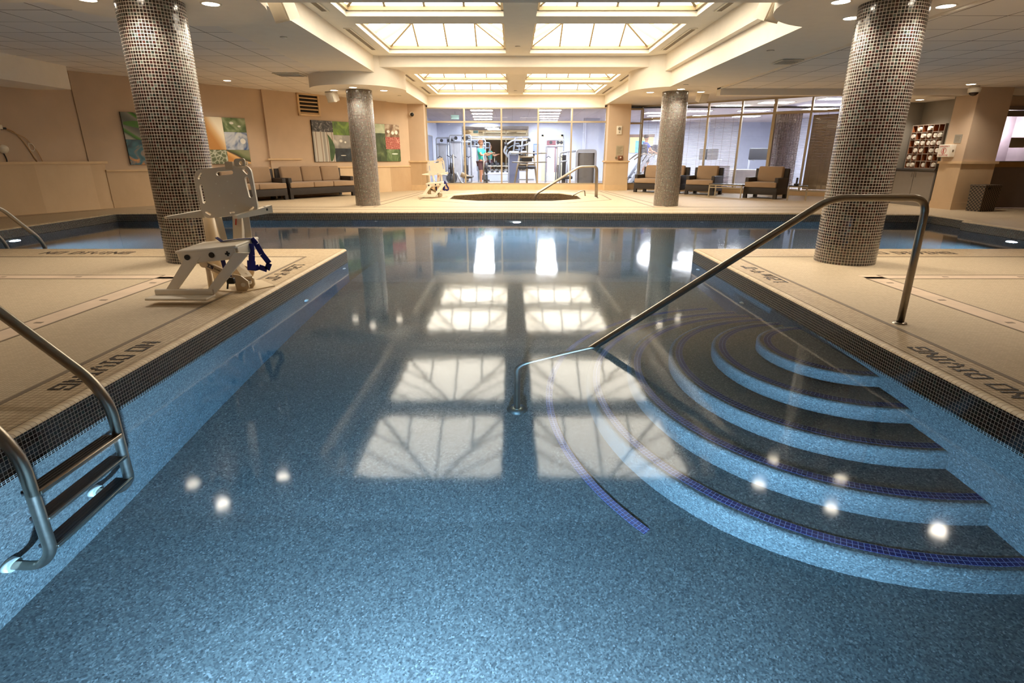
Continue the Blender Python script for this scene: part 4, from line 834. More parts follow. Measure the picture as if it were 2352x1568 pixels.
for x, y, z, W_, D_, lb in ((-5.34, 14.42, ZS + 0.008, 0.62, 0.5, 'dark square air vent in the left tiled ceiling'), (4.72, 10.27, ZB - 0.004, 0.42, 0.42, 'slotted air vent in the right soffit ahead of the far right column')):
    t = thing('ceiling_vent', lb, 'vent', (x, y, z), 0)
    m = MB(); m.box(-W_ / 2, W_ / 2, -D_ / 2, D_ / 2, -0.006, 0.002); m.build('backing', MT['dark'], t); m = MB()
    for k in range(5): m.box(-W_ / 2, W_ / 2, -D_ / 2 + k * D_ / 4 - 0.012, -D_ / 2 + k * D_ / 4 + 0.012, -0.016, -0.004)
    for s in (-1, 1): m.box(s * W_ / 2 - 0.015, s * W_ / 2 + 0.015, -D_ / 2, D_ / 2, -0.016, -0.004)
    m.build('louvres', MT['white_ceiling'], t)
SPK = [(-3.76, 10.09, ZS, 'left soffit before the left skylights'), (3.95, 9.3, ZB, 'right soffit beside the skylights'), (-3.5, 7.95, ZS, 'left soffit just past the near left drum'), (0.12, 12.9, ZR, 'rib between the second row skylights'), (0.12, 20.9, ZR, 'rib between the farthest skylights'), (3.9, 13.4, ZB, 'right soffit before the far right column'), (-3.6, 19.0, ZS, 'left soffit past the far left column')]
for x, y, z, lb in SPK:
    t = thing('sprinkler_cover', 'small round sprinkler cover in the %s' % lb, 'sprinkler', (x, y, z), 0, 'ceiling sprinkler covers'); m = MB(); m.lathe([(0.0, -0.012), (0.048, -0.012), (0.05, -0.006)], 20); m.build('cover_plate', MT['white_ceiling'], t); m = MB(); m.lathe([(0.0, -0.004), (0.055, -0.004), (0.058, 0.0)], 20); m.build('shadow_ring', MT['vent'], t)
for loc, rz, lb in (((-2.303, 5.905, -0.66), PI / 2, 'white water inlet in the left channel wall'), ((2.528, 5.79, -0.66), -PI / 2, 'white water inlet in the right channel wall'), ((-2.303, 7.37, -0.42), PI / 2, 'small white inlet by the left deck corner'), ((2.528, 7.3, -0.42), -PI / 2, 'small white inlet by the right deck corner'), ((-3.2, 13.03, -0.42), 0, 'white inlet left of the far pool lamp'), ((4.4, 12.85, -0.42), 0, 'white inlet right of the far pool lamp')):
    t = thing('water_inlet', lb, 'pool fitting', loc, rz, 'white return inlets in the pool walls'); m = MB(); R_ = Matrix.Rotation(PI / 2, 4, 'X'); m.lathe([(0.012, 0.026), (0.026, 0.024), (0.036, 0.012), (0.038, -0.004)], 20, R_); m.build('flange', MT['white_plastic'], t); m = MB(); m.cyl((0, 0, 0), (0, -0.018, 0), 0.013, n=14); m.build('nozzle', MT['vent'], t)
# ---------------------------------------------------------------- wall pictures
PH = {
 'green_curve': photo('print_green_curve', [(0.0, '#5d5f55'), (0.35, '#8b897b'), (0.5, '#4f8a2a'), (0.68, '#2f5a1c'), (0.85, '#a6a294')], 0.55, 2.0, 'wave', 0.9),
 'teal': photo('print_teal', [(0.2, '#1d2a33'), (0.45, '#3f6f7c'), (0.6, '#c98a4e'), (0.8, '#d9c7a0')], 3.0, 1.5), 'navy': photo('print_navy', [(0.3, '#15202a'), (0.7, '#2b3f4c')], 4, 1),
 'amber': photo('print_amber', [(0.1, '#b9803f'), (0.5, '#d9b27c'), (0.9, '#efe2c4')], 0.35, 2, 'wave', 0.5), 'comb': photo('print_comb', [(0.0, '#c9cbb4'), (0.06, '#a3a58c'), (0.12, '#6f7558'), (0.5, '#55603f')], 9, kind='cell'),
 'drops': photo('print_drops', [(0.25, '#2c3a22'), (0.5, '#667a4d'), (0.75, '#a9b38d')], 2.2, 1.5), 'ice': photo('print_ice', [(0.2, '#e3e0d4'), (0.5, '#b9bfc6'), (0.68, '#3f5c8c'), (0.85, '#20304f')], 1.6, 2.5), 'dish': photo('print_dish', [(0.2, '#c98a45'), (0.45, '#e8b878'), (0.55, '#3a2b1c'), (0.7, '#5f6b3c'), (0.9, '#8c8f6a')], 0.8, 2.0, 'wave', 1.2),
 'bark': photo('print_bark', [(0.3, '#1f1c1a'), (0.55, '#4a4541'), (0.75, '#b9b3aa')], 6, 2), 'mist': photo('print_mist', [(0.0, '#9b958a'), (0.3, '#d9d4c8'), (0.55, '#8f7762'), (0.8, '#c9c3b6')], 0.75, 0.6, 'wave', 0.0), 'lime': photo('print_lime', [(0.25, '#23301a'), (0.5, '#6b8a2c'), (0.75, '#a9c24a')], 2.0, 1.5),
 'slate': photo('print_slate', [(0.2, '#3b3a36'), (0.5, '#97928a'), (0.8, '#d6d2c8')], 1.8, 1.2), 'dusk': photo('print_dusk', [(0.3, '#14181c'), (0.6, '#2c3338'), (0.8, '#4c5a60')], 2.4, 1.5), 'fern': photo('print_fern', [(0.3, '#26311f'), (0.6, '#4c5a38'), (0.8, '#7d8558')], 2.0, 2), 'pale': photo('print_pale', [(0.3, '#8b9a76'), (0.7, '#c3c9a8')], 2.5, 1),
 'stone': photo('print_stone', [(0.25, '#5c4534'), (0.5, '#8d7055'), (0.7, '#c9b8a0')], 2.6, 1.8), 'seeds': photo('print_seeds', [(0.0, '#e6c0a8'), (0.05, '#b8584a'), (0.15, '#8f2f2a'), (0.5, '#c98f7a')], 12, kind='cell') }
def leaf(base, tip, w, bend, n=14):
    m = MB(); b, t_ = Vector(base), Vector(tip); ax = t_ - b; sd = Vector((-ax.y, ax.x)).normalized(); L = []; R = []
    for i in range(n + 1):
        u = i / n; c = b + ax * u + sd * (bend * math.sin(PI * u * 0.9)); h = w * math.sin(PI * min(1, u * 0.93 + 0.07)) ** 0.8 * (1 - 0.4 * u); L.append(c + sd * h); R.append(c - sd * h)
    for i in range(n): m.face([(R[i].x, -0.046, R[i].y), (R[i + 1].x, -0.046, R[i + 1].y), (L[i + 1].x, -0.046, L[i + 1].y), (L[i].x, -0.046, L[i].y)])
    return m
def pebble(m, x, z, rx, rz):
    vs = [(x + rx * math.cos(2 * PI * k / 18), -0.046, z + rz * math.sin(2 * PI * k / 18)) for k in range(18)]; m.face(vs)
def canvas(s0, z0, W, Hh, cells, off, label):
    x, y = onP(s0, off); t = thing('wall_picture', label, 'picture', (x, y, z0), PA)
    m = MB(); m.box(0, W, -0.04, 0.0, 0, Hh); m.build('canvas_edge', MT['dark'], t)
    for (a, b, c, d, k) in cells: m = MB(); m.box(a + 0.002, b - 0.002, -0.044, -0.03, c + 0.002, d - 0.002); m.build('print_panel', PH[k], t)
    return t
A1 = canvas(0.46, 1.03, 3.13, 1.24, [(0, 0.95, 0.6, 1.24, 'green_curve'), (0, 0.68, 0, 0.6, 'teal'), (0.68, 1.2, 0, 0.6, 'navy'), (0.95, 1.9, 0.6, 1.24, 'fern'), (1.2, 1.9, 0, 0.6, 'slate'), (1.9, 2.47, 0.38, 1.24, 'amber'), (1.9, 2.47, 0, 0.38, 'comb'), (2.47, 3.13, 0.86, 1.24, 'drops'), (2.47, 3.13, 0.38, 0.86, 'ice'), (2.47, 3.13, 0, 0.38, 'dish')], 0.005, 'wide picture of nature close-ups with an amber panel, behind the near left column')
lm = plain('print_leaf_green', '#4c7a34', 0.5, var=0.35, scale=3); wm = plain('print_white', '#e9e6da', 0.4, var=0.1, scale=4)
leaf((0.02, 0.98), (0.93, 0.78), 0.10, 0.06).build('leaf_motif', lm, A1); m = MB(); pebble(m, 2.72, 1.10, 0.06, 0.035); pebble(m, 2.93, 1.02, 0.045, 0.025); pebble(m, 2.98, 0.62, 0.08, 0.075); m.build('drop_motif', wm, A1, weld=False)
A2 = canvas(5.70, 1.07, 3.62, 1.26, [(0, 0.78, 0.92, 1.26, 'bark'), (0, 0.78, 0, 0.92, 'mist'), (0.78, 1.62, 0.84, 1.26, 'lime'), (0.78, 1.62, 0.42, 0.84, 'slate'), (0.78, 1.62, 0, 0.42, 'dusk'), (1.62, 2.5, 0, 0.7, 'fern'), (1.62, 2.5, 0.7, 1.26, 'ice'), (2.5, 2.95, 0.95, 1.26, 'pale'), (2.5, 2.95, 0, 0.95, 'fern'), (2.95, 3.62, 0.84, 1.26, 'stone'), (2.95, 3.62, 0.42, 0.84, 'seeds'), (2.95, 3.62, 0, 0.42, 'drops')], 0.075, 'wide picture of nature close-ups with a tall curling leaf, above the long sofa')
leaf((0.62, 0.02), (0.50, 0.86), 0.13, -0.13).build('leaf_motif', plain('print_leaf_dark', '#3f5a2a', 0.5, var=0.3, scale=4), A2); m = MB(); pebble(m, 1.05, 0.66, 0.06, 0.045); pebble(m, 1.22, 0.62, 0.04, 0.03); pebble(m, 3.1, 1.02, 0.07, 0.05); pebble(m, 3.3, 0.98, 0.07, 0.06); pebble(m, 3.47, 1.0, 0.07, 0.07); pebble(m, 1.1, 0.2, 0.11, 0.012); pebble(m, 3.35, 0.26, 0.15, 0.02); m.build('drop_motif', wm, A2, weld=False)
# ---------------------------------------------------------------- towel station
t = thing('towel_cabinet', 'low grey cupboard under the towel cubbies', 'cabinet', (*onW(2.76, 0.0), 0), WA)
gm = plain('grey_laminate', '#8a8074', 0.5, var=0.03); m = MB(); m.box(0, 1.3, 0, 0.36, 0.0, 0.87); m.build('body', gm, t)
for k in range(2): m = MB(); m.box(0.01 + k * 0.65, 0.645 + k * 0.65, -0.018, 0.0, 0.08, 0.85); d = m.build('door', gm, t); m = MB(); m.tube([(0.645 + (-0.06 if k == 0 else 0.06), -0.018, 0.72), (0.645 + (-0.06 if k == 0 else 0.06), -0.035, 0.73), (0.645 + (-0.06 if k == 0 else 0.06), -0.035, 0.82), (0.645 + (-0.06 if k == 0 else 0.06), -0.018, 0.83)], 0.006, 8); m.build('handle', MT['steel'], d)
t = tag(MB.build.__get__((lambda m: (m.rbox(-0.04, 1.33, -0.07, 0.36, 0.87, 0.93, 0.006), m)[1])(MB()))('countertop', plain('dark_stone_top', '#3b332c', 0.25)), 'dark stone countertop over the grey towel cupboard', 'countertop'); t.location = (*onW(2.76, 0.0), 0); t.rotation_euler = (0, 0, WA)
t = thing('towel_cubby', 'grey pigeonhole unit of square cubbies holding rolled towels', 'shelf unit', (*onW(2.95, -0.04), 0.941), WA); CW, CH = 1.02 / 6, 1.05 / 6
m = MB()
for k in range(7): m.box(k * CW - 0.009, k * CW + 0.009, 0, 0.33, 0, 1.05); m.box(-0.009, 1.029, 0.001, 0.329, k * CH - 0.009, k * CH + 0.009)
m.build('dividers', plain('cubby_grey', '#857668', 0.5), t, weld=False); m = MB(); m.box(-0.009, 1.029, 0.33, 0.345, 0, 1.05); 
for k in range(6):
    for j in range(6): x, z = k * CW, j * CH; m.box(x + 0.009, x + 0.012, 0.01, 0.33, z + 0.009, z + CH - 0.009); m.box(x + CW - 0.012, x + CW - 0.009, 0.01, 0.33, z + 0.009, z + CH - 0.009); m.box(x + 0.009, x + CW - 0.009, 0.01, 0.33, z + 0.009, z + 0.011)
m.build('lining', plain('cubby_wood', '#9a5a34', 0.5), t, weld=False)
def towel_mesh():
    m = MB(); n = 44; pts = []
    for i in range(n + 1): a = i * 0.42; r = 0.011 + 0.0027 * a; pts.append((r * math.cos(a), r * math.sin(a)))
    for i in range(n):
        (x0, z0), (x1, z1) = pts[i], pts[i + 1]; s0, s1 = 0.82, 0.82
        q = [(x0, z0), (x1, z1), (x1 * 1.0 - x1 * 0.010 / max(1e-3, math.hypot(x1, z1)), z1 - z1 * 0.010 / math.hypot(x1, z1)), (x0 - x0 * 0.010 / math.hypot(x0, z0), z0 - z0 * 0.010 / math.hypot(x0, z0))]
        vs = [(p[0], 0, p[1]) for p in q] + [(p[0], 0.27, p[1]) for p in q]; m.add(vs, [(0, 1, 2, 3), (7, 6, 5, 4), (0, 4, 5, 1), (2, 6, 7, 3)], None, True)
    return m
TW = plain('white_terry', '#ece4d6', 0.95, var=0.04, scale=20, bump=0.3, bscale=250, sheen=0.3); proto = None
RN = ['top row', 'second row', 'third row', 'fourth row', 'fifth row', 'bottom row']; CNM = ['first', 'second', 'third', 'fourth', 'fifth', 'last']
for r, cols in enumerate([(1, 3), (0, 2, 3, 4, 5), (1, 2, 3, 4, 5), (1, 2, 4, 5), (0, 1, 4), (0, 1, 3, 5)]):
    for c in cols:
        px, pz = (c + 0.5) * CW + 0.006 * ((r * 7 + c * 3) % 3 - 1), (5 - r) * CH + 0.086; lb = 'white towel rolled up in the %s of towel cubbies, %s cubby along' % (RN[r], CNM[c])
        w_ = Matrix.Translation((*onW(2.95, -0.04), 0.941)) @ Matrix.Rotation(WA, 4, 'Z') @ Vector((px, -0.03 + 0.02 * ((r + c) % 3), pz))
        if proto is None: proto = towel_mesh().build('rolled_towel', TW); o = proto
        else: o = proto.copy(); COL.objects.link(o)
        tag(o, lb, 'towel', 'rolled towels in the cubbies'); o.location = w_; o.rotation_euler = (0, 0.6 * c + r, WA)
# ---------------------------------------------------------------- phone wall, bin, door
t = thing('emergency_phone', 'cream emergency telephone box with red lettering on the right wall', 'phone box', (*onW(4.13, 0.0), 1.21), WA)
m = MB(); m.rbox(0, 0.36, -0.14, 0.0, 0, 0.29, 0.012); m.build('box', MT['white_plastic'], t)
red = plain('sign_red', '#b5302a', 0.5); m = MB(); m.box(0.02, 0.34, -0.144, -0.139, 0.015, 0.275); pl = m.build('front_plate', plain('sign_white', '#efe9dc', 0.4), t)
Mx = lambda x, z: frameM((x, -0.1445, z), (1, 0, 0), (0, 0, 1), (0, -1, 0))
text_mesh('EMERGENCY', 0.05, red, 'lettering', pl, Mx(0.18, 0.245)); text_mesh('TELEPHONE', 0.05, red, 'lettering', pl, Mx(0.18, 0.045))
m = MB(); m.plate(circ(0, 0, 0.072, 28), 0.001, Mx(0.18, 0.145), [circ(0, 0, 0.060, 28)]); m.plate([(-0.022, 0.045), (0.0, 0.05), (0.008, 0.025), (-0.004, 0.018), (-0.004, -0.018), (0.008, -0.025), (0.0, -0.05), (-0.022, -0.045), (-0.034, -0.02), (-0.034, 0.02)], 0.001, Mx(0.185, 0.145)); m.build('handset_symbol', red, pl, weld=False)
m = MB(); m.rbox(0.36, 0.372, -0.09, -0.05, 0.12, 0.17, 0.004); m.build('latch', MT['vent'], t)
t = thing('wall_sign', 'small grey notice plate above the emergency telephone', 'sign', (*onW(4.38, 0.0), 1.53), WA); m = MB(); m.box(0, 0.2, -0.01, 0, 0, 0.19); m.build('plate', plain('sign_grey', '#9b9384', 0.5), t)
m = MB(); 
for k in range(5): m.box(0.03, 0.17 - 0.02 * (k % 2), -0.0115, -0.009, 0.15 - 0.028 * k, 0.157 - 0.028 * k)
m.build('text_lines', MT['vent'], t, weld=False)
t = thing('wicker_bin', 'dark woven wicker bin with a lid by the door', 'waste bin', (11.13, 13.27, 0), 0.32)
wv = weave('bin_weave', '#6a5844', '#1d1712', 26); m = MB(); 
a0, a1, b0, b1 = 0.25, 0.27, 0.15, 0.165; m.add([(-a0, -b0, 0), (a0, -b0, 0), (a0, b0, 0), (-a0, b0, 0), (-a1, -b1, 0.56), (a1, -b1, 0.56), (a1, b1, 0.56), (-a1, b1, 0.56)], [(3, 2, 1, 0), (4, 5, 6, 7), (0, 1, 5, 4), (1, 2, 6, 5), (2, 3, 7, 6), (3, 0, 4, 7)]); m.build('body', wv, t)
m = MB(); m.rbox(-0.28, 0.28, -0.175, 0.175, 0.56, 0.60, 0.01); m.build('lid', wv, t); m = MB(); m.box(-0.17, -0.09, -0.178, -0.17, 0.50, 0.545); m.build('hand_hole', MT['black'], t)
dr = MB(); dm = plain('dark_door_paint', '#75685f', 0.5, var=0.04); dr.box(11.50, 11.62, 13.98, 14.10, 0, 2.36); dr.box(13.0, 13.1, 13.98, 14.1, 0, 2.36); dr.box(11.5, 13.1, 13.98, 14.1, 2.27, 2.36); D = struct(dr.build('door_1', dm, weld=False))
m = MB(); m.box(11.63, 11.76, 14.01, 14.06, 0.01, 2.26); m.box(12.87, 12.99, 14.01, 14.06, 0.01, 2.26); m.box(11.63, 12.99, 14.01, 14.06, 0.01, 1.12); m.box(11.63, 12.99, 14.01, 14.06, 2.13, 2.26); m.build('door_leaf', dm, D, weld=False)
m = MB(); m.box(11.76, 12.87, 14.03, 14.04, 1.12, 2.13); m.build('pane', MT['pane'], D); m = MB(); m.box(11.7, 12.95, 13.99, 14.015, 0.98, 1.10); m.build('push_bar', plain('brass_bar', '#a98a5c', 0.35, metal=0.7), D); m = MB(); m.cyl((11.57, 13.98, 0.94), (11.57, 13.9, 0.94), 0.05, n=16); m.bar((11.58, 13.93, 0.94), (11.62, 13.95, 2.05), 0.03, 0.02); m.build('closer_rod', MT['black'], D)
m = MB(); m.box(12.06, 12.42, 14.02, 14.03, 1.43, 1.66); m.build('notice', MT['alu_grey'], D)
cw_ = plain('corridor_wall', '#a399a6', 0.8)
for nm, bx in (('wall_corridor_back', (11.3, 14.2, 16.4, 16.5, 0, 3.0)), ('wall_corridor_left', (11.3, 11.4, 14.2, 16.4, 0, 3.0)), ('wall_corridor_right', (14.1, 14.2, 14.2, 16.4, 0, 3.0)), ('floor_corridor', (11.3, 14.2, 14.2, 16.5, -0.1, 0)), ('ceiling_corridor', (11.4, 14.1, 14.2, 16.4, 2.9, 3.0))): m = MB(); m.box(*bx); struct(m.build(nm, cw_))
t = thing('corridor_lamp', 'round white corridor lamp glowing behind the door glass', 'wall lamp', (13.55, 16.38, 1.96)); m = MB(); m.lathe([(0.0, 0.12), (0.10, 0.09), (0.15, 0.0), (0.10, -0.09), (0.0, -0.12)][::-1], 24); m.build('globe', glow('corridor_globe', (1, 0.92, 0.85), 6.0), t); m = MB(); m.box(-0.05, 0.05, 0.0, 0.03, -0.08, 0.08); m.build('backplate', MT['vent'], t)
l_ = bpy.data.lights.new('corridor_bulb', 'POINT'); l_.energy = 45; l_.color = (1, 0.9, 0.85); l_.shadow_soft_size = 0.12; o_ = bpy.data.objects.new('bulb', l_); COL.objects.link(o_); o_.parent = t; o_.location = (0, -0.3, 0)
# fittings on the right pier of the gym window
t = thing('wall_thermostat', 'white thermostat plate high on the right pier of the gym window', 'thermostat', (4.02, 21.848, 2.02)); m = MB(); m.rbox(-0.1, 0.1, -0.03, 0.0, 0, 0.30, 0.012); m.build('plate', MT['white_plastic'], t); m = MB(); m.cyl((0, -0.03, 0.2), (0, -0.042, 0.2), 0.055, n=20); m.cyl((0, -0.03, 0.08), (0, -0.036, 0.08), 0.02, n=12); m.build('dial', MT['alu_grey'], t)
t = thing('wall_notice', 'grey notice plate above the button box on the right pier', 'sign', (3.94, 21.848, 1.27)); m = MB(); m.box(0, 0.27, -0.012, 0, 0, 0.36); m.build('plate', plain('notice_grey', '#b5a78c', 0.5), t); m = MB()
for k in range(7): m.box(0.04, 0.23 - 0.03 * (k % 3), -0.0135, -0.01, 0.30 - 0.04 * k, 0.31 - 0.04 * k)
m.build('text_lines', MT['vent'], t, weld=False)
t = thing('button_box', 'brown push button box under the notice on the right pier', 'switch', (4.03, 21.848, 1.12)); m = MB(); m.rbox(0, 0.17, -0.07, 0.0, 0, 0.15, 0.012); m.build('box', plain('box_brown', '#7a4a33', 0.4), t); m = MB(); m.cyl((0.085, -0.07, 0.085), (0.085, -0.09, 0.085), 0.03, n=16); m.build('button', MT['white_plastic'], t)
t = thing('round_switch', 'small round metal push switch left of the brown button box', 'switch', (3.96, 21.848, 1.19)); m = MB(); m.cyl((0, 0, 0), (0, -0.02, 0), 0.05, n=18); m.build('plate', MT['alu'], t); m = MB(); m.cyl((0, -0.02, 0), (0, -0.035, 0), 0.025, n=14); m.build('button', MT['steel'], t)
# emergency lamp and loose cables on the left alcove wall
LBv = Vector(LB); LX = math.atan2(LD.y, LD.x)
def onL(s, off=-0.08): q = LBv + LD * s + LN * off; return (q.x, q.y)
t = thing('emergency_lamp', 'white twin head emergency lamp at the left frame edge', 'emergency light', (*onL(0.25, -0.095), 1.16), LX); m = MB(); m.rbox(-0.1, 0.1, -0.07, 0.0, 0.16, 0.34, 0.015); m.build('housing', MT['white_plastic'], t)
for s in (-0.05, 0.13): m = MB(); m.lathe([(0.0, 0.0), (0.06, 0.0), (0.085, 0.05), (0.09, 0.10), (0.0, 0.11)][::1], 20, Matrix.Translation((s, -0.12, 0.24)) @ Matrix.Rotation(PI * 0.62, 4, 'X')); m.build('lamp_head', MT['white_plastic'], t)
t = thing('wall_bracket', 'dark sensor bracket on the left alcove wall with cables hanging from it', 'bracket', (*onL(0.46, -0.1), 1.80), LX); m = MB(); m.rbox(-0.06, 0.06, -0.1, 0, -0.03, 0.06, 0.01); m.build('base', MT['white_plastic'], t); m = MB(); m.cyl((0.03, -0.07, -0.02), (0.12, -0.08, -0.01), 0.02, n=12); m.build('plug', MT['black'], t)
def cable(name, pts, r, mat, label, off=-0.085):
    m = MB(); P = [Vector((*onL(s, off), z)) for s, z in pts]; m.tube(P, r, 8, 0.12, 6); o = m.build(name, mat); tag(o, label, 'cable'); return o
cm = plain('cable_tan', '#c9a274', 0.5)
cable('cable', [(0.55, 1.80), (0.72, 1.76), (0.86, 1.55), (0.95, 1.30), (1.02, 1.12)], 0.011, cm, 'tan cable hanging straight down the left alcove wall')
cable('cable', [(0.55, 1.79), (0.75, 1.69), (0.9, 1.62), (0.99, 1.48), (1.08, 1.3), (1.11, 1.12)], 0.009, cm, 'tan cable arching wide over the left alcove wall', -0.06)
cable('cable', [(0.92, 1.50), (0.99, 1.49), (1.02, 1.40), (0.98, 1.33), (0.92, 1.36), (0.91, 1.46), (0.93, 1.51)], 0.008, MT['white_plastic'], 'small white cable loop on the left alcove wall', -0.035)
cable('cable', [(0.42, 1.34), (0.46, 1.24), (0.47, 1.12), (0.42, 1.05)], 0.010, MT['black'], 'dark cables under the emergency lamp at the left frame edge')
# ---------------------------------------------------------------- blinds behind the right glazing
def blind(x0, x1, tilt, label, mat, z0=0.22, z1=2.56, off=-0.09, pitch=0.047):
    x, y = onG(0.2 + x0, off); t = thing('window_blind', label, 'blind', (x, y, 0), GA, 'slatted blinds behind the right glazing'); W_ = x1 - x0; n = int((z1 - z0) / pitch)
    m = MB()
    for k in range(n): m.box(0.02, W_ - 0.02, -0.024, 0.024, -0.0012, 0.0012, Matrix.Translation((0, 0, z0 + k * pitch)) @ Matrix.Rotation(tilt, 4, 'X'))
    m.build('slats', mat, t, weld=False); m = MB(); m.box(0.0, W_, -0.03, 0.03, z1, z1 + 0.05); m.box(0.02, W_ - 0.02, -0.02, 0.02, z0 - 0.06, z0 - 0.03); m.build('rails', MT['stone_trim'], t, weld=False); m = MB()
    for f in (0.2, 0.5, 0.8): m.tube([(W_ * f, -0.027, z0 - 0.04), (W_ * f, -0.027, z1)], 0.003, 6)
    m.build('cords', MT['vent'], t, weld=False)
bl1 = plain('blind_lilac_grey', '#b7aeb0', 0.6); bl2 = plain('blind_beige', '#a08a6a', 0.6)
for x0, x1, tl, lb, mt in ((0.05, 1.2, 0.30, 'half open grey blind behind the far right column', bl1), (1.3, 2.55, 0.35, 'half open grey blind above the loveseat end', bl1), (2.66, 3.7, 0.38, 'half open grey blind over the low table', bl1), (4.9, 5.9, 0.22, 'open grey blind before the hanging curtain', bl1), (6.0, 6.9, 1.25, 'closed beige blind at the right end of the glazing', bl2)): blind(x0, x1, tl, lb, mt)
t = thing('curtain', 'pale lilac curtain gathered behind the fourth right hand pane', 'curtain', (*onG(4.95, -0.5), 0.3), GA); m = MB(); n = 60
for i in range(n):
    f = lambda k: (0.85 * k / n, 0.06 * math.sin(k * 1.1) + 0.02 * math.sin(k * 0.37)); a, b = f(i), f(i + 1); m.face([(*a, 0), (*b, 0), (*b, 2.35), (*a, 2.35)], None, True)
m.build('cloth', plain('curtain_lilac', '#c9bdc4', 0.9)  , t); m = MB(); m.tube([(-0.1, 0, 2.37), (1.0, 0, 2.37)], 0.014, 10); m.build('rod', MT['steel'], t)
# ---------------------------------------------------------------- gym behind the glass
GS, GD_ = MT['gymsteel'], MT['gymdark']; pad = plain('tan_pad', '#b9a488', 0.7); chrome = MT['steel']
def tubes(m, *paths, r=0.03, bend=0.08):
    for p in paths: m.tube(p, r, 10, bend, 4)
def disc_plate(m, c, r, w=0.05): m.cyl((c[0] - w / 2, c[1], c[2]), (c[0] + w / 2, c[1], c[2]), r, n=24)
def cable_tower(loc, H_, W_, label):
    t = thing('cable_machine', label, 'gym machine', loc, 0, 'gym machines behind the glass'); m = MB()
    tubes(m, [(-W_ / 2, 0, 0.03), (-W_ / 2, 0, H_), (W_ / 2, 0, H_), (W_ / 2, 0, 0.03)], [(0.08, 0.1, 0), (0.08, 0.1, H_)], [(-W_ / 2, -0.4, 0.03), (-W_ / 2, 0.5, 0.03)], [(W_ / 2, -0.4, 0.03), (W_ / 2, 0.5, 0.03)], [(-W_ / 2, 0, H_ - 0.28), (W_ / 2, 0, H_ - 0.28)], r=0.035); m.build('frame', GS, t)
    m = MB(); m.box(-W_ / 2 + 0.06, 0.0, 0.03, 0.16, 0.12, H_ - 0.32); m.build('stack_shroud', plain('shroud_pale', '#c6c9d4', 0.5), t)
    m = MB()
    for k in range(12): m.box(0.14, 0.32, 0.02, 0.2, 0.15 + k * 0.06, 0.20 + k * 0.06)
    m.build('weight_stack', GD_, t, weld=False)
    for x in (-0.2, 0.15, 0.3): m = MB(); m.cyl((x, -0.05, H_ - 0.12), (x, 0.0, H_ - 0.12), 0.075, n=18); m.build('pulley', GD_, t)
    for x in (-0.3, 0.28): m = MB(); m.tube([(x, -0.06, H_ - 0.15), (x, -0.08, 1.25)], 0.006, 6); m.tube([(x - 0.1, -0.08, 1.2), (x, -0.08, 1.26), (x + 0.1, -0.08, 1.2)], 0.016, 8); m.build('pull_handle', GD_, t)
cable_tower((-2.35, 26.4, 0), 2.16, 0.95, 'tall cable machine at the left of the gym window'); cable_tower((-1.75, 28.2, 0), 2.02, 0.9, 'second cable machine deeper in the gym, left of the teal shirted person')
t = thing('bench_press', 'flat bench press with dark plates close behind the gym glass', 'gym machine', (-1.8, 23.7, 0), 0, 'gym machines behind the glass')
for s in (-0.63, 0.63): m = MB(); tubes(m, [(s, 0, 0.0), (s, 0, 1.32)], r=0.032); m.build('upright', chrome, t); m = MB(); tubes(m, [(s, -0.3, 0.03), (s, 0.9, 0.03)], r=0.03); m.build('foot', GD_, t)
for s in (-0.72, 0.74):
    for z, r_ in ((0.78, 0.22), (0.30, 0.23)): m = MB(); disc_plate(m, (s, 0.08, z), r_, 0.09); m.cyl((s - 0.12, 0.08, z), (s + 0.12, 0.08, z), 0.025, n=12); m.build('weight_plate', GD_, t)
m = MB(); tubes(m, [(-0.5, -0.1, 0.62), (-0.35, -0.1, 0.25), (-0.1, -0.1, 0.12), (0.45, -0.1, 0.12)], [(-0.63, 0.05, 0.2), (0.63, 0.05, 0.2)]); m.build('brace', GS, t)
m = MB(); m.rbox(-0.16, 0.16, -0.5, 0.7, 0.40, 0.48, 0.03); m.build('bench_pad', GD_, t); m = MB(); m.cyl((-0.28, -0.3, 0.55), (0.02, -0.36, 0.40), 0.10, n=20); m.build('roller_pad', pad, t)
t = thing('lever_press', 'large grey lever press machine with dark weight tower, centre of the gym window', 'gym machine', (0.15, 25.6, 0), 0, 'gym machines behind the glass')
m = MB(); tubes(m, [(-0.30, 0, 0), (-0.30, 0, 1.42), (0.35, 0, 1.42)], [(-0.30, 0.0, 1.2), (-0.52, -0.1, 1.45), (-0.42, -0.1, 1.72), (-0.12, -0.1, 1.92), (0.62, -0.1, 1.92)], [(-0.1, 0, 1.4), (0.0, 0.1, 2.02), (0.3, 0.1, 2.05)], [(0.25, 0, 1.4), (0.32, 0, 2.0)], [(0.05, 0, 1.68), (0.35, 0, 1.68)], [(0.3, -0.1, 1.68), (0.6, -0.15, 1.78)], r=0.036); m.build('frame', GS, t)
m = MB(); m.box(-0.26, 0.18, 0.0, 0.4, 0.06, 1.30); m.build('weight_tower', plain('tower_navy_grey', '#5b6078', 0.5), t); m = MB(); m.rbox(-0.28, 0.5, -0.1, 0.45, 1.38, 1.48, 0.03); m.build('top_cover', GS, t)
for c in ((-0.42, -0.1, 1.76), (0.6, -0.1, 1.94)): m = MB(); m.cyl((c[0] - 0.06, c[1], c[2]), (c[0] + 0.06, c[1], c[2]), 0.075, n=18); m.build('grip_pad', GD_, t)
t = thing('dip_station', 'reflection tinted tan dip and leg raise stand in front of the lever press', 'gym machine', (0.62, 23.75, 0), 0, 'gym machines behind the glass'); br = plain('frame_reflection_tan', '#9a8c78', 0.4, metal=0.4)  # tan of a reflection put into the frame colour
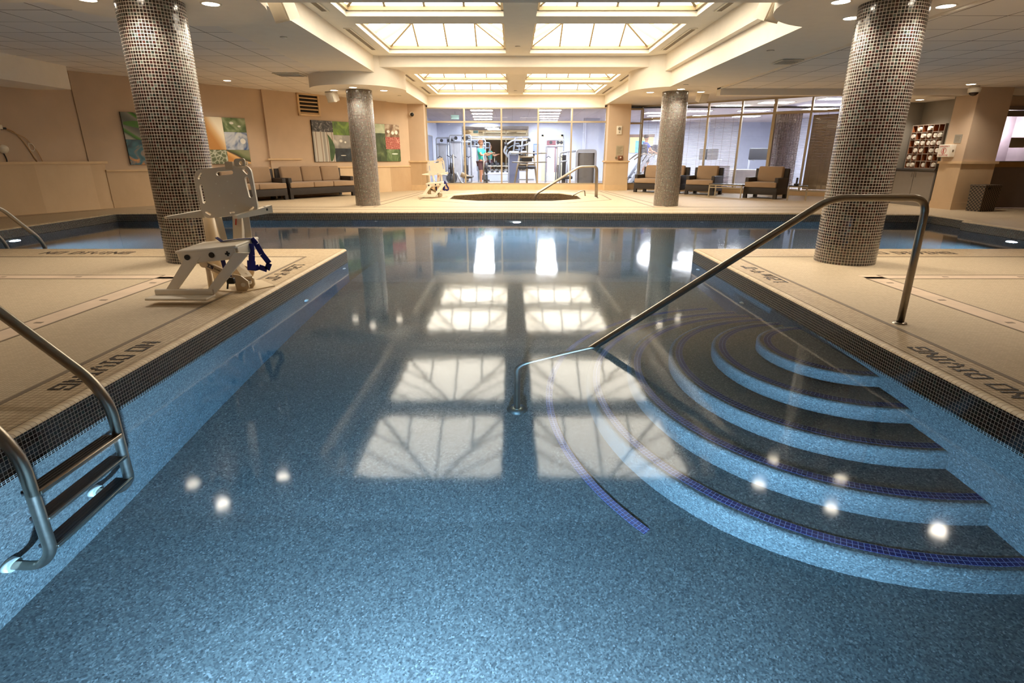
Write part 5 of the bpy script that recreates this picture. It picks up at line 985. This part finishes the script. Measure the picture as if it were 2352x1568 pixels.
m = MB(); tubes(m, [(-0.55, 0, 0), (-0.30, 0, 1.3)], [(0.45, 0, 0), (0.28, 0, 1.3)], [(-0.36, 0, 0.92), (0.34, 0, 0.92)], [(0, 0, 0.02), (0, 0, 0.92)], [(-0.33, 0, 1.22), (0.30, 0, 1.22)], r=0.042); m.build('frame', br, t)
m = MB(); tubes(m, [(-0.66, -0.1, 1.37), (0.82, -0.1, 1.37)], [(-0.62, -0.1, 1.02), (0.82, -0.1, 1.02)], r=0.024); m.build('dip_bars', chrome, t)
for s in (-0.30, 0.28): m = MB(); m.rbox(s - 0.04, s + 0.04, -0.06, 0.06, 1.28, 1.46, 0.02); m.build('grip', GD_, t)
m = MB(); m.rbox(-0.22, 0.22, 0.05, 0.12, 1.02, 1.2, 0.02); m.build('back_pad', GD_, t)
for s in (-1, 1): m = MB(); m.lathe([(0.0, 0.74), (0.16, 0.76), (0.2, 0.83), (0.16, 0.86)], 18, Matrix.Translation((s * 0.19, 0, 0))); m.build('elbow_pad', GD_, t)
m = MB(); m.box(-0.36, 0.30, -0.03, 0.03, 0.30, 0.36); m.box(-0.2, 0.2, -0.05, 0.3, 0.02, 0.12); m.build('step', GS, t)
t = thing('leg_machine', 'selector machine with a rounded grey shroud at the right of the gym window', 'gym machine', (3.1, 24.2, 0), 0, 'gym machines behind the glass')
m = MB(); m.plate(rrect(-0.42, 0.46, 0.08, 1.53, 0.14, 6), 0.10, frameM((0, 0, 0), (1, 0, 0), (0, 0, 1), (0, -1, 0)), [rrect(-0.33, 0.37, 0.16, 1.40, 0.06, 5)]); m.build('shroud_frame', GS, t)
m = MB(); m.lathe([(0.62, 0.17), (0.62, 1.39)], 16, Matrix.Translation((0.02, 0.5, 0)), PI * 1.31, PI * 1.69); m.build('shroud', MT['gymshroud'], t); m = MB(); m.rbox(-0.30, 0.34, -0.1, 0.0, 0.10, 0.18, 0.02); m.build('shroud_base', pad, t)
m = MB(); tubes(m, [(-1.08, 0, 0), (-1.08, 0, 1.40), (-0.42, 0, 1.46)], [(-0.76, 0, 0), (-0.76, 0, 1.42)], [(-1.08, -0.1, 0.3), (-0.5, -0.1, 0.75)], [(-1.1, 0, 1.02), (-0.76, 0, 1.08)], r=0.04); m.build('frame', GS, t)
m = MB(); m.box(-0.98, -0.82, -0.02, 0.1, 0.1, 1.3); m.build('weight_stack', GD_, t); m = MB(); m.rbox(-0.95, -0.55, -0.35, 0.0, 0.34, 0.46, 0.04); m.build('seat', GD_, t)
t = thing('weight_bench', 'low white flat bench deep in the gym left of the lever press', 'gym machine', (-0.72, 27.4, 0), 0.2, 'gym machines behind the glass'); m = MB(); m.rbox(-0.75, 0.75, -0.2, 0.2, 0.42, 0.52, 0.03); m.build('pad', plain('pad_white', '#cfd2da', 0.5), t); m = MB(); tubes(m, [(-0.6, 0, 0), (-0.6, 0, 0.42)], [(0.6, 0, 0), (0.6, 0, 0.42)], [(-0.6, 0, 0.12), (0.6, 0, 0.12)]); m.build('frame', GS, t)
def stepper(loc, rz, label):
    t = thing('stair_climber', label, 'gym machine', loc, rz, 'stair climbers behind the small pane'); m = MB()
    for s in (-0.28, 0.28): m.bar((-0.55, s, 0.05), (0.35, s, 1.35), 0.07, 0.11); m.bar((-0.25, s, 0.05), (0.4, s, 1.0), 0.05, 0.07)
    m.build('side_frame', GS, t); m = MB(); m.box(-0.7, 0.6, -0.32, 0.32, 0.0, 0.09); m.build('base', GD_, t)
    for k in range(3): m = MB(); m.rbox(-0.52 + 0.2 * k, -0.26 + 0.2 * k, -0.25, 0.25, 0.14 + 0.2 * k, 0.19 + 0.2 * k, 0.015); m.build('step', GD_, t)
    m = MB(); m.rbox(0.30, 0.42, -0.25, 0.25, 1.30, 1.72, 0.04, Matrix.Rotation(-0.12, 4, 'Y')); m.build('console', GD_, t)
    m = MB()
    for s in (-0.3, 0.3): m.tube([(0.35, s, 1.3), (0.05, s, 1.38), (-0.35, s, 1.12)], 0.026, 10, 0.1, 4)
    m.build('hand_rails', chrome, t); return t
ST = stepper((5.55, 25.0, 0), 0.15, 'stair climber nearest the pier behind the small gym pane'); dup(ST, (6.35, 26.2, 0), 0.15, 'second stair climber, carrying the blue shirted person'); dup(ST, (6.6, 27.9, 0), 0.15, 'third stair climber farthest from the glass')
# mirrors and a door on the gym walls
def mirror(x0, x1, z0, z1, loc, rz, label):
    t = thing('wall_mirror', label, 'mirror', loc, rz); m = MB(); m.box(x0, x1, -0.012, 0.0, z0, z1); m.build('glass', MT['mirror'], t); m = MB()
    for a in ((x0 - 0.03, x1 + 0.03, z0 - 0.03, z0), (x0 - 0.03, x1 + 0.03, z1, z1 + 0.03), (x0 - 0.03, x0, z0, z1), (x1, x1 + 0.03, z0, z1)): m.box(a[0], a[1], -0.02, 0.0, a[2], a[3])
    m.build('frame', MT['alu_grey'], t, weld=False)
mirror(-2.6, 0.85, 0.55, 2.18, (0, 30.99, 0), 0, 'wide mirror on the gym back wall behind the machines'); mirror(-2.6, 0.85, 2.30, 2.74, (0, 30.99, 0), 0, 'narrow high mirror band on the gym back wall'); mirror(-3.6, 2.2, 0.4, 2.2, (-3.99, 26.8, 0), PI / 2, 'tall mirror on the gym left wall reflecting the cable machines')
m = MB(); dl = plain('cream_door', '#d8cfae', 0.5); m.box(1.58, 1.68, 30.93, 31.0, 0, 2.36); m.box(2.62, 2.72, 30.93, 31.0, 0, 2.36); m.box(1.58, 2.72, 30.93, 31.0, 2.27, 2.36); d2 = struct(m.build('door_2', dl, weld=False)); m = MB()
for bx in ((1.68, 1.86, 0, 2.27), (2.44, 2.62, 0, 2.27), (1.86, 2.44, 0, 0.45), (1.86, 2.44, 2.08, 2.27)): m.box(bx[0], bx[1], 30.95, 30.99, bx[2], bx[3])
m.build('door_leaf', dl, d2, weld=False); m = MB(); m.box(1.86, 2.44, 30.96, 30.98, 0.45, 2.08); m.build('glazing', plain('door_view_mauve', '#8c5f66', 0.2, var=0.3, scale=2), d2)
t = thing('wall_chart', 'blue lined exercise chart on the gym back wall beside the door', 'poster', (1.15, 30.995, 1.35), 0); m = MB(); m.box(0, 0.3, -0.012, 0, 0, 0.55); m.build('sheet', plain('chart_blue', '#5a7fc4', 0.5), t); m = MB()
for k in range(8): m.box(0.03, 0.27, -0.0135, -0.01, 0.05 + k * 0.06, 0.07 + k * 0.06)
m.build('chart_lines', MT['white_plastic'], t, weld=False)
t = thing('wall_panel', 'yellow and blue lit looking panel on the far gym wall behind the stair climbers', 'wall panel', (6.3, 30.99, 1.45), 0); m = MB(); m.box(0, 1.25, -0.03, 0, 0, 0.78); m.build('panel', plain('panel_yellow', '#e3d59a', 0.6, var=0.15, scale=1.5), t); m = MB(); m.box(0.3, 0.9, -0.035, -0.028, 0, 0.6); m.build('inset', plain('panel_blue', '#7fb9d0', 0.6, var=0.1), t); m = MB(); m.box(-0.05, 1.3, -0.05, 0, 0.78, 0.92); m.build('header', plain('panel_brown', '#8d7468', 0.6), t)
t = thing('reception_desk', 'white desk unit behind the blind over the low table', 'desk', (8.6, 21.6, 0), GA); m = MB(); m.box(-0.7, 0.7, 0, 0.6, 0, 0.72); m.build('body', plain('desk_white', '#d4d2d6', 0.5), t); m = MB(); m.box(-0.75, 0.75, -0.04, 0.62, 0.72, 0.77); m.build('top', plain('desk_top_white', '#e4e2e6', 0.4), t)
t = thing('folded_screen', 'dark grey low screen panel behind the glass beside the loveseat', 'screen', (7.55, 21.15, 0), GA); m = MB(); m.box(-0.5, 0.5, 0, 0.04, 0.1, 0.92); m.build('panel', plain('screen_grey', '#54525c', 0.6), t); m = MB(); m.box(-0.52, -0.46, -0.1, 0.14, 0, 0.1); m.box(0.46, 0.52, -0.1, 0.14, 0, 0.1); m.build('feet', GD_, t, weld=False)
# dumbbell rack, treadmills and more machines deeper in the room
t = thing('dumbbell_rack', 'white two tier dumbbell rack under the gym mirror', 'rack', (-0.75, 29.6, 0), 0); m = MB()
for z in (0.42, 0.80): m.box(-0.95, 0.95, -0.18, 0.12, z - 0.03, z, Matrix.Rotation(0.0, 4, 'X'))
for x in (-0.95, 0.95): m.bar((x, 0.15, 0), (x, 0.0, 0.95), 0.06, 0.08)
m.build('shelves', MT['white_plastic'], t, weld=False)
dbm = MB(); dbm.cyl((0, -0.16, 0), (0, -0.06, 0), 0.075, n=16); dbm.cyl((0, 0.04, 0), (0, 0.14, 0), 0.075, n=16); dbm.cyl((0, -0.08, 0), (0, 0.06, 0), 0.018, n=10); db0 = None
for tier, z in enumerate((0.497, 0.877)):
    for k in range(7):
        if db0 is None: o = db0 = dbm.build('dumbbell', GD_, None, weld=False)
        else: o = db0.copy(); COL.objects.link(o)
        tag(o, 'black dumbbell on the %s tier of the white rack, %s from the left' % (('lower', 'upper')[tier], ('first', 'second', 'third', 'fourth', 'fifth', 'sixth', 'seventh')[k]), 'dumbbell', 'dumbbells on the gym rack'); o.location = (-0.75 - 0.81 + k * 0.27, 29.57, z)
def treadmill(loc, rz, label):
    t = thing('treadmill', label, 'gym machine', loc, rz, 'treadmills in the gym'); m = MB(); m.rbox(-0.4, 0.4, -0.9, 0.9, 0.06, 0.2, 0.03); m.build('deck', GS, t); m = MB(); m.box(-0.28, 0.28, -0.85, 0.6, 0.2, 0.212); m.build('belt', GD_, t)
    m = MB(); tubes(m, [(-0.36, 0.7, 0.15), (-0.36, 0.62, 1.15), (-0.36, 0.1, 1.1)], [(0.36, 0.7, 0.15), (0.36, 0.62, 1.15), (0.36, 0.1, 1.1)], r=0.035); m.build('hand_rails', GS, t); m = MB(); m.rbox(-0.4, 0.4, 0.55, 0.68, 1.12, 1.55, 0.03); m.build('console', GD_, t); m = MB(); m.box(-0.3, 0.3, -0.7, 0.7, 0, 0.06); m.build('feet', GD_, t); return t
T0 = treadmill((8.6, 24.4, 0), 2.4, 'treadmill seen through the third right hand pane'); dup(T0, (10.2, 23.2, 0), 2.4, 'treadmill seen through the fourth right hand pane')
cable_tower((-3.2, 28.0, 0), 2.1, 0.9, 'third cable machine by the mirror on the gym left wall'); cable_tower((2.05, 27.6, 0), 2.0, 0.85, 'cable machine left of the white gym column, before the cream door')
t = thing('exercise_bike', 'upright exercise bike with dark wheel low behind the left gym pane', 'gym machine', (-2.95, 25.2, 0), 0.5, 'gym machines behind the glass'); m = MB(); tubes(m, [(-0.45, 0, 0.06), (0.5, 0, 0.06)], [(-0.2, 0, 0.06), (-0.28, 0, 0.95)], [(0.3, 0, 0.1), (0.42, 0, 1.15), (0.25, 0, 1.25)], [(-0.25, 0, 0.5), (0.34, 0, 0.42)], r=0.032); m.build('frame', GS, t); m = MB(); m.cyl((0.3, -0.04, 0.34), (0.3, 0.04, 0.34), 0.25, n=28); m.build('wheel', GD_, t); m = MB(); m.rbox(-0.40, -0.14, -0.1, 0.1, 0.95, 1.02, 0.03); m.build('saddle', GD_, t); m = MB(); m.tube([(0.2, -0.22, 1.3), (0.3, -0.1, 1.22), (0.3, 0.1, 1.22), (0.2, 0.22, 1.3)], 0.018, 8, 0.05, 4); m.build('handlebar', GD_, t)
t = thing('exit_sign_box', 'small pale green lit box hanging under the gym ceiling left of centre', 'sign', (-2.35, 24.2, 2.70), 0.4); m = MB(); m.box(-0.17, 0.17, -0.025, 0.025, 0, 0.16); m.build('box', plain('sign_pale_green', '#a9d9cf', 0.4), t); m = MB(); m.tube([(0, 0, 0.16), (0, 0, 0.28)], 0.01, 8); m.build('stem', GS, t)
# ---------------------------------------------------------------- people in the gym
def skin_obj(name, verts, edges, radii, mat, parent, root=0, sub=2):
    me = bpy.data.meshes.new(name); me.from_pydata(verts, edges, []); o = bpy.data.objects.new(name, me); COL.objects.link(o); me.materials.append(mat); o.modifiers.new('skin', 'SKIN')
    if not me.skin_vertices: 
        bm = bmesh.new(); bm.from_mesh(me); bm.verts.layers.skin.verify(); bm.to_mesh(me); bm.free()
    for i, r in enumerate(radii): d = me.skin_vertices[0].data[i]; d.radius = (r, r) if isinstance(r, float) else r; d.use_root = (i == root)
    s = o.modifiers.new('smooth', 'SUBSURF'); s.levels = 1; s.render_levels = sub
    o.modifiers['skin'].use_smooth_shade = True
    if parent: o.parent = parent
    return o
skin_m = plain('skin_tone', '#b98363', 0.6, var=0.05)
def person(loc, rz, k, shirt, shorts, hair, label, elb, wri, kneeL, kneeR, footL, footR):
    t = thing('person', label, 'person', loc, rz); t.scale = (k, k, k); V = []; E_ = []; R = []
    def add(p, r, par=None):
        V.append(p); R.append(r)
        if par is not None: E_.append((par, len(V) - 1))
        return len(V) - 1
    pel = add((0, 0, 0.95), (0.145, 0.10)); sp = add((0, 0, 1.10), (0.125, 0.09), pel); ch = add((0, 0.01, 1.30), (0.15, 0.105), sp); nb = add((0, 0.01, 1.44), (0.075, 0.065), ch); nk = add((0, 0, 1.52), 0.055, nb); h0 = add((0, -0.012, 1.60), (0.072, 0.082), nk); h1 = add((0, -0.012, 1.68), (0.08, 0.095), h0); add((0, 0.0, 1.755), (0.055, 0.065), h1); no = add((0, -0.098, 1.635), 0.013, h0)
    for s in (-1, 1):
        add((s * 0.085, 0.005, 1.635), 0.012, h1)
        sh = add((s * 0.17, 0.01, 1.41), 0.062, ch); e = add((s * elb[0], elb[1], elb[2]), 0.042, sh); w_ = add((s * wri[0], wri[1], wri[2]), 0.028, e); d = (Vector((s * wri[0], wri[1], wri[2])) - Vector((s * elb[0], elb[1], elb[2]))).normalized(); pw = Vector((s * wri[0], wri[1], wri[2])); side = d.cross(Vector((0, 0, 1))).normalized(); pm = add(tuple(pw + d * 0.07), (0.036, 0.018), w_)
        for q, L in ((-0.03, 0.075), (-0.01, 0.09), (0.01, 0.085), (0.03, 0.065)): f0 = add(tuple(pw + d * 0.11 + side * q), 0.009, pm); f1 = add(tuple(pw + d * (0.11 + L * 0.5) + side * q + Vector((0, 0, -0.015))), 0.008, f0); add(tuple(pw + d * (0.11 + L * 0.7) + side * q + Vector((0, 0, -0.05))), 0.007, f1)
        th = add(tuple(pw + d * 0.05 - side * 0.04 * s), 0.010, pm); add(tuple(pw + d * 0.10 - side * 0.055 * s), 0.009, th)
        hp = add((s * 0.095, 0, 0.90), 0.092, pel); kn, ft = (kneeL, footL) if s < 0 else (kneeR, footR); kk = add((s * 0.10, kn[0], kn[1]), 0.056, hp); cf = add((s * 0.10, (kn[0] + ft[0]) / 2 + 0.02, (kn[1] + ft[1]) / 2 + 0.06), 0.055, kk); an = add((s * 0.10, ft[0], ft[1]), 0.038, cf); add((s * 0.11, ft[0] - 0.13, ft[1] - 0.05), (0.036, 0.026), an)
    skin_obj('body', V, E_, R, skin_m, t)
    v = [(0, 0, 0.93), (0, 0, 1.10), (0, 0.01, 1.30), (0, 0.01, 1.43)]; ed = [(0, 1), (1, 2), (2, 3)]; rr = [(0.165, 0.12), (0.145, 0.108), (0.168, 0.122), (0.10, 0.085)]
    for s in (-1, 1): v += [(s * 0.18, 0.01, 1.41), (s * (0.18 + (elb[0] - 0.18) * 0.6), elb[1] * 0.6, 1.41 + (elb[2] - 1.41) * 0.6)]; n_ = len(v); ed += [(2, n_ - 2), (n_ - 2, n_ - 1)]; rr += [0.08, 0.066]
    skin_obj('shirt', v, ed, rr, shirt, t)
    v = [(0, 0, 0.93)]; ed = []; rr = [(0.158, 0.118)]
    for s in (-1, 1): kn = kneeL if s < 0 else kneeR; v += [(s * 0.095, 0, 0.88), (s * 0.105, kn[0] * 0.75, 0.88 + (kn[1] - 0.88) * 0.75)]; n_ = len(v); ed += [(0, n_ - 2), (n_ - 2, n_ - 1)]; rr += [0.108, 0.095]
    skin_obj('shorts', v, ed, rr, shorts, t)
    m = MB(); m.lathe([(0.0, 0.105), (0.06, 0.09), (0.095, 0.04), (0.10, -0.01), (0.092, -0.06)][::-1], 20, Matrix.Translation((0, 0.012, 1.70)) @ Matrix.Diagonal((0.92, 1.05, 1, 1))); m.build('hair', hair, t)
    m = MB()
    for s in (-1, 1): m.lathe([(0.0, -0.009), (0.009, 0.0), (0.0, 0.009)], 8, Matrix.Translation((s * 0.03, -0.093, 1.672)))
    m.box(-0.024, 0.024, -0.096, -0.086, 1.588, 1.594); m.build('face_features', GD_, t, weld=False)
    for s in (-1, 1): ft = footL if s < 0 else footR; m = MB(); m.rbox(s * 0.105 - 0.048, s * 0.105 + 0.048, ft[0] - 0.20, ft[0] + 0.06, ft[1] - 0.085, ft[1] - 0.005, 0.025); m.build('shoe', MT['white_plastic'], t)
    return t
person((-1.38, 25.7, 0), PI / 2 - 0.4, 1.09, plain('shirt_teal', '#3cc4ae', 0.8), plain('shorts_maroon', '#5c3f42', 0.8), plain('hair_brown', '#6b4227', 0.8), 'person in a teal shirt pulling a cable handle inside the gym', (0.26, -0.14, 1.18), (0.20, -0.38, 1.26), (-0.03, 0.50), (0.03, 0.50), (-0.04, 0.085), (0.08, 0.085))
person((6.05, 26.1, 0.30), -PI / 2 + 0.15 + PI, 1.05, plain('shirt_blue', '#2f49a8', 0.8), plain('shorts_dark', '#2c2c33', 0.8), plain('hair_dark', '#2b1d16', 0.8), 'person in a blue shirt climbing on the second stair climber', (0.24, -0.16, 1.14), (0.24, -0.36, 1.06), (-0.14, 0.56), (-0.02, 0.50), (-0.06, 0.26), (0.0, 0.085))
